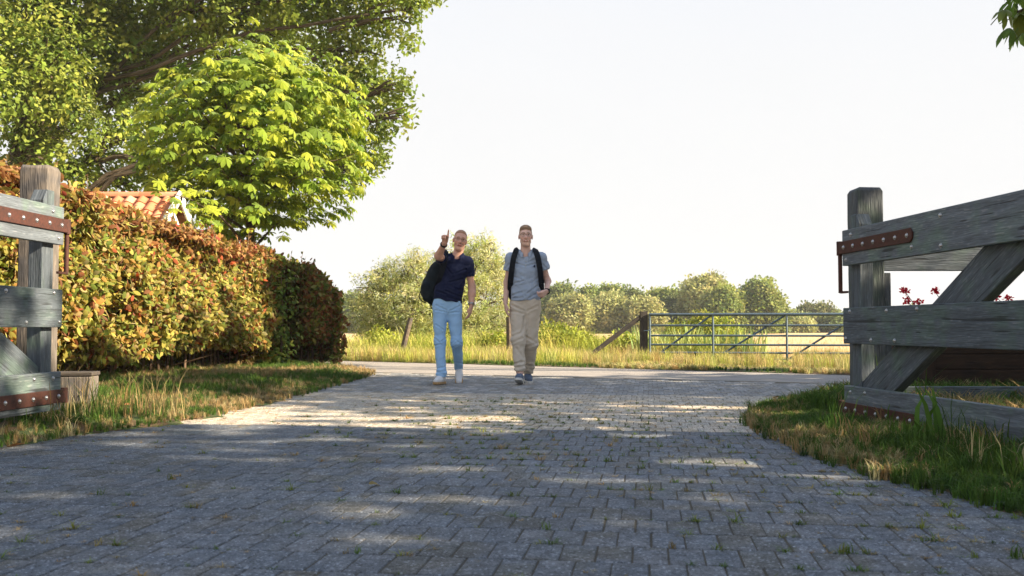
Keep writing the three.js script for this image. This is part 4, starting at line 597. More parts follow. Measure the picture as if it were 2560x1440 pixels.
function surface(f, lo, hi, c, color) { // surface nets
  const n = [0, 1, 2].map(k => Math.ceil((hi[k] - lo[k]) / c) + 2), [nx, ny, nz] = n, val = new Float32Array(nx * ny * nz), id = (i, j, k) => (k * ny + j) * nx + i;
  for (let k = 0; k < nz; k++) for (let j = 0; j < ny; j++) for (let i = 0; i < nx; i++) val[id(i, j, k)] = f(lo[0] + i * c, lo[1] + j * c, lo[2] + k * c);
  const vert = new Int32Array(nx * ny * nz).fill(-1), pos = [], nor = [], col = [], idx = [];
  for (let k = 0; k + 1 < nz; k++) for (let j = 0; j + 1 < ny; j++) for (let i = 0; i + 1 < nx; i++) {
    let m = 0, sx = 0, sy = 0, sz = 0; const v = [];
    for (let q = 0; q < 8; q++) v.push(val[id(i + (q & 1), j + (q >> 1 & 1), k + (q >> 2))]);
    for (let a = 0; a < 8; a++) for (const bit of [1, 2, 4]) if (!(a & bit)) { const b = a | bit; if ((v[a] < 0) !== (v[b] < 0)) { const t = v[a] / (v[a] - v[b]); sx += (a & 1) + (bit === 1 ? t : 0); sy += (a >> 1 & 1) + (bit === 2 ? t : 0); sz += (a >> 2) + (bit === 4 ? t : 0); m++; } }
    if (!m) continue; const x = lo[0] + (i + sx / m) * c, y = lo[1] + (j + sy / m) * c, z = lo[2] + (k + sz / m) * c, e = c * 0.6;
    vert[id(i, j, k)] = pos.length / 3; pos.push(x, y, z); const gx = f(x + e, y, z) - f(x - e, y, z), gy = f(x, y + e, z) - f(x, y - e, z), gz = f(x, y, z + e) - f(x, y, z - e), l = Math.hypot(gx, gy, gz) || 1; nor.push(gx / l, gy / l, gz / l); if (color) col.push(...color(x, y, z));
  }
  for (let k = 1; k + 1 < nz; k++) for (let j = 1; j + 1 < ny; j++) for (let i = 1; i + 1 < nx; i++) {
    const a = val[id(i, j, k)] < 0; const quad = (p, q, r, s, flip) => { if (p < 0 || q < 0 || r < 0 || s < 0) return; flip ? idx.push(p, r, q, p, s, r) : idx.push(p, q, r, p, r, s); };
    if (a !== val[id(i + 1, j, k)] < 0) quad(vert[id(i, j - 1, k - 1)], vert[id(i, j, k - 1)], vert[id(i, j, k)], vert[id(i, j - 1, k)], !a);
    if (a !== val[id(i, j + 1, k)] < 0) quad(vert[id(i - 1, j, k - 1)], vert[id(i - 1, j, k)], vert[id(i, j, k)], vert[id(i, j, k - 1)], !a);
    if (a !== val[id(i, j, k + 1)] < 0) quad(vert[id(i - 1, j - 1, k)], vert[id(i, j - 1, k)], vert[id(i, j, k)], vert[id(i - 1, j, k)], !a);
  }
  const g = new THREE.BufferGeometry(); g.setAttribute('position', new THREE.Float32BufferAttribute(pos, 3)); g.setAttribute('normal', new THREE.Float32BufferAttribute(nor, 3)); if (color) g.setAttribute('color', new THREE.Float32BufferAttribute(col, 3)); g.setIndex(idx); return g;
}
const add3 = (a, b, s = 1) => [a[0] + b[0] * s, a[1] + b[1] * s, a[2] + b[2] * s], nrm = a => { const l = Math.hypot(...a); return a.map(x => x / l); }, crs = (a, b) => [a[1] * b[2] - a[2] * b[1], a[2] * b[0] - a[0] * b[2], a[0] * b[1] - a[1] * b[0]];
// hand bones: wrist, direction of the hand, palm normal, thumb side vector, curl per finger (radians per joint)
function hand(w, d, n, s, curls, thumbOpen = 0.8) {
  d = nrm(d); s = nrm(add3(s, d, -(s[0] * d[0] + s[1] * d[1] + s[2] * d[2]))); const pn = crs(d, s); n = (pn[0] * n[0] + pn[1] * n[1] + pn[2] * n[2]) < 0 ? pn.map(x => -x) : pn; const out = [];
  const off = [0.031, 0.011, -0.010, -0.030], len = [0.95, 1.05, 0.98, 0.78];
  for (let f = 0; f < 4; f++) {
    const kn = add3(add3(w, d, 0.088 - (f === 3 ? 0.01 : 0)), s, off[f]); out.push(bone(add3(w, s, off[f] * 0.5), kn, 0.0155, 0.0125));
    let p = kn, ang = 0; [0.043, 0.026, 0.021].forEach((L, j) => { ang += curls[f] * [0.8, 1, 0.7][j]; const dir = add3(d.map(x => x * Math.cos(ang)), n, Math.sin(ang)), q = add3(p, dir, L * len[f]); out.push(bone(p, q, 0.0098 - j * 0.0012, 0.0088 - j * 0.0012)); p = q; });
  }
  const tb = add3(add3(w, d, 0.022), s, 0.02), t1 = add3(add3(tb, nrm(add3(d, s, thumbOpen)), 0.045), n, 0.014), t2 = add3(add3(t1, nrm(add3(d, s, thumbOpen * 0.35)), 0.034), n, 0.012); out.push(bone(tb, t1, 0.017, 0.0115), bone(t1, t2, 0.0108, 0.009));
  return out;
}
const fabricT = texture(256, 256, (u, v, i, j) => { const n = hash(i >> 1, j, 141) * 0.5 + hash(i, j >> 1, 142) * 0.5; return 0.82 + 0.18 * n; });
const cloth = (c, rough = 0.9) => new THREE.MeshPhysicalMaterial({ color: new THREE.Color().setRGB(...c), roughness: rough, sheen: 0.25, sheenRoughness: 0.6, sheenColor: new THREE.Color(0.6, 0.6, 0.6), specularIntensity: 0.3, vertexColors: false });
M.skin = new THREE.MeshPhysicalMaterial({ vertexColors: true, roughness: 0.55, specularIntensity: 0.5 });
M.frame = new THREE.MeshStandardMaterial({ color: new THREE.Color().setRGB(0.10, 0.09, 0.09), roughness: 0.35, metalness: 0.5 });
M.lens = new THREE.MeshPhysicalMaterial({ color: 0xffffff, transmission: 1, thickness: 0, roughness: 0.03, ior: 1.3, side: THREE.DoubleSide });
M.eye = new THREE.MeshStandardMaterial({ vertexColors: true, roughness: 0.2 });
M.teeth = new THREE.MeshStandardMaterial({ color: new THREE.Color().setRGB(0.7, 0.66, 0.58), roughness: 0.35 });
const wrinkle = (x, y, z, s, f) => (vnoise(x * f + y * f * 0.35 + s, y * f * 1.6 - x * f * 0.5 + z * f, s) - 0.5);

function person(P) {
  const o = thing('person', P.label, 'person', P.pos, 'two men walking up the drive');
  // head: own axes, turned and placed
  const H = P.head, hq = new THREE.Quaternion().setFromEuler(new THREE.Euler(H.pitch || 0, H.yaw || 0, H.roll || 0, 'YXZ')), hqi = hq.clone().invert(), hv = V(), S = H.scale || 1;
  const toHead = (x, y, z) => hv.set((x - H.at[0]) / S, (y - H.at[1]) / S, (z - H.at[2]) / S).applyQuaternion(hqi);
  const skull = sdEll(0, 0.032, -0.012, 0.077, 0.093, 0.097), face = sdEll(0, -0.035, 0.018, 0.057, 0.088, 0.071), earL = sdEll(-0.080, -0.008, -0.008, 0.011, 0.032, 0.021), earR = sdEll(0.080, -0.008, -0.008, 0.011, 0.032, 0.021);
  const bits = [[bone([0, 0.02, 0.084], [0, -0.022, 0.103], 0.008, 0.013), 0.018], [bone([-0.011, -0.026, 0.09], [0.011, -0.026, 0.09], 0.010, 0.010), 0.012], [bone([-0.037, 0.033, 0.072], [0.037, 0.033, 0.072], 0.014, 0.014), 0.025], [bone([-0.008, -0.105, 0.060], [0.008, -0.105, 0.060], 0.019, 0.019), 0.03], [bone([-0.022, -0.063, 0.082], [0.022, -0.063, 0.082], 0.0075, 0.0075), 0.012], [bone([-0.042, -0.02, 0.055], [-0.040, -0.03, 0.055], 0.021, 0.019), 0.03], [bone([0.042, -0.02, 0.055], [0.040, -0.03, 0.055], 0.021, 0.019), 0.03], [bone([-0.043, -0.065, 0.0], [-0.016, -0.106, 0.045], 0.021, 0.018), 0.03], [bone([0.043, -0.065, 0.0], [0.016, -0.106, 0.045], 0.021, 0.018), 0.03]];
  const headF = (x, y, z) => { let d = smin(skull(x, y, z), face(x, y, z), 0.03); for (const [b, k] of bits) d = smin(d, sdBone(b, x, y, z), k); for (const s of [-1, 1]) { const e = Math.hypot(x - s * 0.031, (y - 0.012) * 1.2, z - 0.098) - 0.018; d = -smin(-d, e, 0.012); } d = smin(d, earL(x, y, z), 0.008); d = smin(d, earR(x, y, z), 0.008); return d; };
  const neck = bone(P.neck, add3(H.at, [0, -0.05 * S, -0.025]), 0.062, 0.056);
  const skin = P.skin, skinAt = (x, y, z) => { const h = toHead(x, y, z), b = 0.94 + 0.12 * vnoise(x * 40 + 50, y * 40 + z * 30, 3); let c = skin.map(v => v * b); if (h.length() < 0.2) { const lips = smooth(0.011, 0.006, Math.abs(h.y + 0.063)) * smooth(0.03, 0.022, Math.abs(h.x)) * (h.z > 0.07 ? 1 : 0); c = c.map((v, i) => mix(v, P.lips[i], lips)); const beard = P.beard * smooth(-0.045, -0.075, h.y + 0.02 * (vnoise(h.x * 90 + 9, h.y * 90, 5) - 0.5)) * smooth(-0.14, -0.10, h.y) * smooth(0.0, 0.03, h.z) * (0.6 + 0.4 * vnoise(h.x * 300 + 80, h.y * 300, 6)); c = c.map((v, i) => mix(v, P.hair[i] * 1.2, beard)); const brow = smooth(0.007, 0.003, Math.abs(h.y - 0.038 + Math.abs(Math.abs(h.x) - 0.03) * 0.2)) * smooth(0.05, 0.044, Math.abs(h.x)) * smooth(0.009, 0.013, Math.abs(h.x)) * (h.z > 0.05 ? 0.8 : 0); c = c.map((v, i) => mix(v, P.hair[i], brow)); const blush = Math.max(smooth(0.03, 0.0, Math.hypot(Math.abs(h.x) - 0.042, h.y + 0.028)), smooth(0.025, 0, Math.hypot(h.x, h.y + 0.02))) * (h.z > 0.04 ? 0.35 : 0); c = [c[0] * (1 + blush * 0.1), c[1] * (1 - blush * 0.35), c[2] * (1 - blush * 0.35)]; } return c; };
  const bodyBones = [neck, ...P.bodyBones], bodyF = field(bodyBones, 0.035), [blo, bhi] = bounds(bodyBones, 0.03);
  const gs = [surface(bodyF, blo, bhi, 0.013, skinAt)];
  { const hl = H.at.map(v => v - 0.165 * S), hh = H.at.map(v => v + 0.165 * S); const f = (x, y, z) => { const h = toHead(x, y, z); return smin(headF(h.x, h.y, h.z) * S, sdBone(neck, x, y, z), 0.02); }; gs.push(surface(f, hl, hh, 0.0045, skinAt)); }
  for (const hb of P.hands) { const [a, b] = bounds(hb, 0.02); gs.push(surface(field(hb, 0.009), a, b, 0.0045, skinAt)); }
  part('body', mergeGeometries(gs), M.skin, o);
  // hair
  const hairF = (x, y, z) => { const h = toHead(x, y, z), n = (vnoise(h.x * 320 + 40, h.z * 120 + h.y * 120, 7) - 0.5), inside = (h.y * 0.82 - h.z * 0.57) - P.hairline - P.temple * smooth(0.035, 0.065, Math.abs(h.x)) * smooth(0.02, 0.06, h.z) + n * 0.008, thick = (0.0035 + P.hairThick * smooth(0.05, 0.12, h.y) * (0.7 + 0.5 * smooth(-0.02, 0.06, h.z)) + n * 0.004) * smooth(-0.004, 0.022, inside) * smooth(-0.075, -0.05, h.y) - 0.003 * smooth(0.006, -0.006, inside); return (skull(h.x, h.y, h.z) - thick) * S; };
  part('hair', surface(hairF, H.at.map(v => v - 0.15), H.at.map(v => v + 0.16), 0.004), new THREE.MeshStandardMaterial({ color: new THREE.Color().setRGB(...P.hair), roughness: 0.75 }), o);
  const hg = new THREE.Group(); hg.name = 'glasses'; hg.position.set(...H.at); hg.quaternion.copy(hq); hg.scale.setScalar(S); o.add(hg);
  for (const s of [-1, 1]) {
    const rim = []; for (let k = 0; k <= 20; k++) { const a = k / 20 * 6.2832; rim.push(V(s * 0.033 + Math.cos(a) * P.rim[0], 0.010 + Math.sin(a) * P.rim[1], 0.099 - Math.abs(s * 0.033 + Math.cos(a) * P.rim[0]) * 0.12)); } part('rim', tube(rim, 0.0014, 5), P.frameMat || M.frame, hg);
    const lens = new THREE.CircleGeometry(1, 18); lens.scale(P.rim[0] * 0.97, P.rim[1] * 0.97, 1); const l = part('lens', lens, M.lens, hg); l.position.set(s * 0.033, 0.010, 0.095); l.rotation.y = s * 0.12;
    part('temple_arm', tube([V(s * (0.033 + P.rim[0]), 0.016, 0.09), V(s * 0.079, 0.016, 0.04), V(s * 0.082, 0.01, -0.01)], 0.002, 4), P.frameMat || M.frame, hg);
    const eg = new THREE.SphereGeometry(0.0110, 14, 10); eg.rotateX(Math.PI / 2); const ec = []; for (let i = 0; i < eg.attributes.position.count; i++) { const z = eg.attributes.position.getZ(i) / 0.0110; ec.push(...(z > 0.9 ? [0.01, 0.01, 0.012] : z > 0.62 ? [0.07, 0.085, 0.09] : [0.45, 0.40, 0.36])); } eg.setAttribute('color', new THREE.Float32BufferAttribute(ec, 3));
    const e = part('eye', eg, M.eye, o); e.position.copy(V(s * 0.031, 0.0115, 0.0715).multiplyScalar(S).applyQuaternion(hq).add(V(...H.at))); e.quaternion.copy(hq); e.scale.setScalar(S);
  }
  part('bridge', tube([V(-0.033 + P.rim[0], 0.014, 0.098), V(0, 0.018, 0.103), V(0.033 - P.rim[0], 0.014, 0.098)], 0.0022, 5), P.frameMat || M.frame, hg);
  if (P.smile) { const t = part('teeth', new THREE.SphereGeometry(1, 12, 8), M.teeth, o); t.scale.set(0.017 * S, 0.0045 * S, 0.006 * S); t.quaternion.copy(hq); t.position.copy(V(0, -0.0625, 0.086).multiplyScalar(S).applyQuaternion(hq).add(V(...H.at))); }
  // clothes
  for (const c of P.clothes) {
    const [lo, hi] = bounds(c.bones, 0.04), base = field(c.bones, c.k || 0.05);
    const f = (x, y, z) => { let d = base(x, y, z) + wrinkle(x, y, z, c.seed, 9) * (c.fold || 0.012) + wrinkle(x, y, z, c.seed + 3, 24) * (c.fold || 0.012) * 0.45; if (Math.abs(d) < 0.04) for (const q of c.creases || []) { if (z < -0.02 && q[1] > 0.6) continue; const e = sdBone(q, x, y, q[2]) / q[9]; d += q[10] * Math.exp(-e * e) - q[10] * 0.7 * Math.exp(-(e - 1.6) * (e - 1.6) * 1.4); } if (c.shape) d = c.shape(d, x, y, z); return d; };
    const m = part(c.name, surface(f, lo, hi, c.cell || 0.011), c.mat, o); if (c.label) m.userData.label = c.label;
    (c.extra || []).forEach(([n, g, mt]) => part(n, g, mt, m));
  }
  (P.more || []).forEach(([n, g, mt]) => part(n, g, mt, o));
  return o;
}
const creaseSet = (l, w, d) => l.map(([a, b, c, e, f, g]) => { const q = bone([a, b, 0], [e, f, 0], 0, 0, 1); q[2] = 0; q[9] = w; q[10] = d; return q; });
const plane = (p, n) => { n = nrm(n); return (x, y, z) => (x - p[0]) * n[0] + (y - p[1]) * n[1] + (z - p[2]) * n[2]; };
// collar: band round the neck open at the front, with two points
function collar(c, rx, rz, tilt, h, gap) { const m = mesher(), N = 28, ids = []; for (let k = 0; k <= N; k++) { const a = mix(gap, Math.PI * 2 - gap, k / N) + Math.PI / 2, cx = Math.cos(a), cz = Math.sin(a), f = Math.pow(Math.max(cz, 0), 2), pt = smooth(0.55, 0.9, cz) * 0.008; const row = []; for (const [dr, dy] of [[0, -0.005], [0.004, h], [0.011, h + 0.001], [0.024 + pt, -0.012 - pt * 1.2], [0.018 + pt, -0.016 - pt * 1.2]]) row.push(m.v(c[0] + cx * (rx + dr), c[1] + dy - f * tilt + (1 - Math.abs(cz)) * 0.0, c[2] + cz * (rz + dr))); ids.push(row); } for (let k = 0; k < N; k++) for (let j = 0; j < 4; j++) m.q(ids[k][j], ids[k + 1][j], ids[k + 1][j + 1], ids[k][j + 1]); return m.done(); }
function shoe(foot, mats, name, parent) { // foot: heel point, toe direction, pitch, tone
  const g = new THREE.Group(); g.name = name; parent.add(g); g.position.set(...foot.at); g.rotation.set(foot.pitch || 0, foot.yaw || 0, 0, 'YXZ');
  const up = [bone([0, 0.055, -0.06], [0, 0.055, 0.05], 0.04, 0.042, 1), bone([0, 0.045, 0.05], [0, 0.038, 0.15], 0.043, 0.034), bone([0, 0.10, -0.045], [0, 0.07, 0.03], 0.036, 0.036)];
  const f = field(up, 0.03); part('upper', surface((x, y, z) => Math.max(f(x, y, z), 0.024 - y, y - 0.118 + (z > 0 ? z * 0.3 : 0)), [-0.08, -0.01, -0.13], [0.08, 0.16, 0.22], 0.006), mats.upper, g);
  const s = new THREE.Shape(); s.moveTo(-0.034, -0.085); s.bezierCurveTo(-0.034, -0.115, 0.034, -0.115, 0.034, -0.085); s.lineTo(0.036, 0); s.bezierCurveTo(0.046, 0.06, 0.05, 0.12, 0.036, 0.165); s.bezierCurveTo(0.022, 0.20, -0.022, 0.20, -0.034, 0.165); s.bezierCurveTo(-0.048, 0.12, -0.044, 0.06, -0.036, 0); s.closePath();
  const sg = new THREE.ExtrudeGeometry(s, { depth: 0.02, bevelSize: 0.004, bevelThickness: 0.004, bevelSegments: 2, curveSegments: 8 }); sg.rotateX(Math.PI / 2); sg.translate(0, 0.026, 0); part('sole', sg, mats.sole, g);
  const lc = []; for (let k = 0; k < 5; k++) { const z = 0.02 + k * 0.02, y = 0.108 - k * 0.0075; lc.push(tube([V(-0.022, y - 0.006, z), V(0, y + 0.003, z + 0.004), V(0.022, y - 0.006, z)], 0.0035, 4)); } lc.push(tube([V(0, 0.11, 0.02), V(0.018, 0.115, 0.03), V(0.03, 0.095, 0.035)], 0.003, 4), tube([V(0, 0.11, 0.02), V(-0.018, 0.115, 0.03), V(-0.03, 0.095, 0.035)], 0.003, 4)); part('laces', mergeGeometries(lc), mats.lace, g);
  if (mats.stripe) for (const s of [-1, 1]) { const st = part('side_stripe', new THREE.BoxGeometry(0.004, 0.036, 0.022), mats.stripe, g); st.position.set(s * 0.043, 0.057, 0.035); st.rotation.x = -0.5; }
  return g;
}
function watch(p, d, r, face, strap) { const q = new THREE.Quaternion().setFromUnitVectors(V(0, 1, 0), V(...nrm(d))); const ring = new THREE.TorusGeometry(r, 0.006, 6, 20); ring.scale(1, 1, 2.2); ring.rotateX(Math.PI / 2); ring.applyQuaternion(q); ring.translate(...p); const dial = new THREE.CylinderGeometry(0.019, 0.019, 0.01, 16); const side = V(...face).normalize(); dial.applyQuaternion(new THREE.Quaternion().setFromUnitVectors(V(0, 1, 0), side)); dial.translate(p[0] + side.x * r, p[1] + side.y * r, p[2] + side.z * r); return [ring, dial]; }
M.navy = cloth([0.012, 0.016, 0.045]); M.jeans = cloth([0.31, 0.50, 0.73]); M.greyPolo = cloth([0.31, 0.37, 0.46]); M.chino = cloth([0.54, 0.47, 0.38]); M.black = cloth([0.010, 0.012, 0.016], 0.8); M.pack = cloth([0.012, 0.018, 0.022], 0.75);
M.whiteLeather = cloth([0.68, 0.68, 0.68], 0.5); M.gum = cloth([0.42, 0.27, 0.13], 0.7); M.greyStripe = cloth([0.1, 0.12, 0.12], 0.6); M.canvasBlue = cloth([0.11, 0.14, 0.20]); M.offWhite = cloth([0.6, 0.59, 0.56], 0.6); M.laceDark = cloth([0.03, 0.035, 0.06]); M.steel = new THREE.MeshStandardMaterial({ color: new THREE.Color().setRGB(0.35, 0.34, 0.33), metalness: 0.9, roughness: 0.3 });
const skinTone = [0.60, 0.34, 0.25];
{ // man pointing, navy polo and pale jeans
  const sR = [-0.086, 1.490, 0.0], eR = [-0.118, 1.505, 0.27], wR = [-0.035, 1.645, 0.44], sL = [0.212, 1.445, 0], eL = [0.262, 1.150, -0.03], wL = [0.258, 0.925, 0.06];
  const hipR = [-0.118, 0.93, 0], kR = [-0.112, 0.505, 0.10], aR = [-0.086, 0.125, 0.19], hipL = [0.050, 0.93, 0], kL = [0.085, 0.490, 0.07], aL = [0.098, 0.175, -0.20];
  const ch = [0.055, 1.32, 0], wa = [-0.005, 1.12, 0.01], pe = [-0.033, 0.97, 0], nk = [0.082, 1.50, 0.0];
  const hemR = add3(sR, nrm(add3(eR, sR, -1)), 0.125), cutR = plane(hemR, add3(eR, sR, -1)), hemL = [0.240, 1.275, -0.015], cutL = plane(hemL, [0.12, -1, 0]);
  const P = { label: 'man in navy polo and pale blue jeans pointing ahead with raised arm', pos: [-0.743, 0, -11.5], skin: skinTone, lips: [0.36, 0.12, 0.10], hair: [0.36, 0.20, 0.12], beard: 0.0, hairThick: 0.006, hairline: 0.036, temple: 0.02, rim: [0.024, 0.015],
    head: { at: [0.120, 1.708, 0.03], yaw: 0.12, roll: -0.17, pitch: 0.06, scale: 0.98 }, neck: nk,
    bodyBones: [bone(sR, sL, 0.055, 0.055, 0.8), bone(ch, wa, 0.135, 0.13, 0.65), bone(wa, pe, 0.13, 0.13, 0.65), bone(sR, eR, 0.050, 0.046), bone(eR, wR, 0.047, 0.031), bone(sL, eL, 0.050, 0.040), bone(eL, add3(eL, add3(wL, eL, -1), 0.35), 0.042, 0.044), bone(add3(eL, add3(wL, eL, -1), 0.35), wL, 0.043, 0.030), bone(hipR, kR, 0.07, 0.05), bone(kR, aR, 0.05, 0.036), bone(hipL, kL, 0.07, 0.05), bone(kL, aL, 0.05, 0.036), bone(nk, ch, 0.06, 0.11, 0.7)],
    hands: [hand(wL, [-0.16, -1, 0.16], [-1, 0.1, 0.2], [-0.25, 0.1, 1], [0.28, 0.32, 0.36, 0.4], 0.5), hand(wR, [0.12, 0.85, 0.5], [0.15, -0.5, 0.85], [1, -0.1, 0.1], [0.04, 1.35, 1.4, 1.4], 0.25)],
    clothes: [
      { name: 'polo_shirt', creases: creaseSet([[0.19, 1.36, 0.06, 0.06, 1.30, 0.13], [0.15, 1.24, 0.08, 0.0, 1.20, 0.13], [0.14, 1.10, 0.08, 0.0, 1.16, 0.13], [0.13, 1.03, 0.07, -0.05, 1.10, 0.12], [0.12, 0.98, 0.07, -0.03, 1.03, 0.12], [-0.08, 1.42, 0.09, 0.03, 1.30, 0.12], [-0.15, 1.10, 0.06, -0.04, 1.06, 0.12]], 0.012, 0.007), seed: 4, fold: 0.018, mat: M.navy, cell: 0.011, bones: [bone(sR, sL, 0.068, 0.068, 0.9), bone(ch, wa, 0.158, 0.158, 0.68), bone(wa, pe, 0.160, 0.164, 0.68), bone(pe, add3(pe, [0, -0.06, 0]), 0.164, 0.160, 0.7), bone(sR, eR, 0.070, 0.066), bone(sL, eL, 0.066, 0.068), bone(add3(nk, [0, -0.01, 0]), ch, 0.075, 0.13, 0.75)],
        shape: (d, x, y, z) => { const legcut = (0.998 - 0.20 * x) - 0.02 + 0.008 * Math.sin(x * 40) - y; let e = Math.max(d, legcut); const onR = (x < -0.02 && z > 0.08 && y > 1.3) ? cutR(x, y, z) : -1, onL = (x > 0.17 && y < 1.40) ? (x > 0.185 ? cutL(x, y, z) : -1) : -1; e = Math.max(e, onR, onL); const nd = sdBone(bone([nk[0], nk[1] + 0.035, nk[2] + 0.03], add3(nk, [0.02, 0.3, 0.05]), 0.066, 0.12), x, y, z); return Math.max(e, -nd); },
        extra: [['collar', collar([nk[0] + 0.004, nk[1] + 0.035, nk[2] + 0.008], 0.066, 0.064, 0.055, 0.03, 0.42), M.navy]] },
      { name: 'jeans', creases: creaseSet([[-0.03, 0.87, 0.1, -0.16, 0.93, 0.07], [-0.03, 0.85, 0.1, -0.17, 0.87, 0.06], [0.0, 0.86, 0.1, 0.12, 0.92, 0.07], [0.0, 0.84, 0.1, 0.12, 0.85, 0.08], [-0.17, 0.54, 0.12, -0.11, 0.49, 0.16], [-0.09, 0.50, 0.12, -0.05, 0.53, 0.16], [-0.17, 0.45, 0.12, -0.10, 0.47, 0.16], [0.02, 0.47, 0.10, 0.08, 0.52, 0.10], [0.10, 0.50, 0.10, 0.15, 0.47, 0.10], [0.04, 0.43, 0.08, 0.09, 0.45, 0.05], [-0.15, 0.18, 0.2, -0.04, 0.21, 0.24], [-0.15, 0.14, 0.2, -0.04, 0.155, 0.24], [0.05, 0.25, -0.10, 0.15, 0.23, -0.1], [-0.16, 0.70, 0.10, -0.07, 0.64, 0.14]], 0.011, 0.0045), seed: 9, fold: 0.009, mat: M.jeans, k: 0.04, cell: 0.010, bones: [bone(add3(pe, [0, 0.05, 0]), add3(pe, [0.0, -0.05, 0]), 0.150, 0.152, 0.70), bone(hipR, kR, 0.096, 0.064), bone(kR, aR, 0.066, 0.053), bone(hipL, kL, 0.096, 0.064), bone(kL, aL, 0.066, 0.053), bone(aR, add3(aR, [0, -0.03, 0.0]), 0.056, 0.058)], shape: (d, x, y, z) => Math.max(d + 0.004 * Math.sin(y * 90 + x * 40) * smooth(0.28, 0.1, y), (x < 0 ? 0.085 : 0.125) - y, y - 1.06) },
    ] };
  const [ring, dial] = watch(add3(wL, [0, 0.02, -0.005]), [0.02, 1, -0.35], 0.036, [0.75, 0, 0.65]), [ring2] = watch(add3(wR, add3(eR, wR, -1), 0.14), add3(wR, eR, -1), 0.038, [1, 0, 0]);
  P.more = [['watch_strap', ring, M.steel], ['watch_dial', dial, M.steel], ['wristband', ring2, M.black]];
  const o = person(P), mats = { upper: M.whiteLeather, sole: M.gum, lace: M.whiteLeather, stripe: M.greyStripe };
  shoe({ at: [-0.094, 0.002, 0.19], yaw: -0.28, pitch: -0.02 }, mats, 'shoe', o); shoe({ at: [0.098, 0.072, -0.215], yaw: 0.05, pitch: 0.62 }, mats, 'shoe', o);
}
{ // backpack slung over his right shoulder
  const o = thing('backpack', 'black backpack slung behind the man in the navy polo', 'backpack', [-0.743, 0, -11.5]);
  const b = [bone([-0.16, 1.36, -0.17], [-0.235, 1.13, -0.19], 0.10, 0.125, 1), bone([-0.235, 1.13, -0.19], [-0.20, 1.05, -0.18], 0.13, 0.125, 1), bone([-0.12, 1.42, -0.14], [-0.18, 1.32, -0.17], 0.07, 0.09)];
  const f = field(b, 0.06), [lo, hi] = bounds(b, 0.03); part('bag', surface((x, y, z) => f(x, y, z) + wrinkle(x, y, z, 31, 10) * 0.02, lo, hi, 0.012), M.pack, o);
  const p = [bone([-0.29, 1.16, -0.12], [-0.27, 1.04, -0.11], 0.075, 0.07)], g = field(p, 0.03), [l2, h2] = bounds(p, 0.02); part('front_pocket', surface((x, y, z) => g(x, y, z) + wrinkle(x, y, z, 33, 14) * 0.012, l2, h2, 0.012), M.pack, o);
  const flat = (pts, w, t) => { const c = smoothCurve(pts, 16), m = mesher(); c.forEach((q, i) => { const tg = c[Math.min(i + 1, 16)].clone().sub(c[Math.max(i - 1, 0)]).normalize(), sd = tg.clone().cross(V(0.2, 0.1, 1)).normalize().multiplyScalar(w / 2), nn = sd.clone().normalize().cross(tg).multiplyScalar(t / 2); for (const [a, bb] of [[-1, -1], [1, -1], [1, 1], [-1, 1]]) { const v = q.clone().addScaledVector(sd, a).addScaledVector(nn, bb); m.v(v.x, v.y, v.z); } if (i) for (let k = 0; k < 4; k++) { const A = (i - 1) * 4; m.q(A + k, A + (k + 1) % 4, A + 4 + (k + 1) % 4, A + 4 + k); } }); return m.done(true); };
  M.flatStrap = flat;
  part('shoulder_strap', flat([V(-0.11, 1.40, -0.12), V(-0.05, 1.575, -0.03), V(-0.045, 1.555, 0.06), V(-0.065, 1.40, 0.12), V(-0.13, 1.22, 0.09), V(-0.19, 1.10, -0.06)], 0.055, 0.012), M.black, o);
  part('loose_strap', tube(smoothCurve([V(-0.36, 1.12, -0.14), V(-0.385, 1.04, -0.13), V(-0.345, 0.985, -0.12), V(-0.29, 0.96, -0.12)], 12), 0.006, 5), M.black, o);
  part('loose_strap', tube(smoothCurve([V(-0.26, 0.965, -0.14), V(-0.23, 0.90, -0.12), V(-0.195, 0.87, -0.10), V(-0.18, 0.80, -0.1)], 10), 0.007, 5), M.black, o);
}
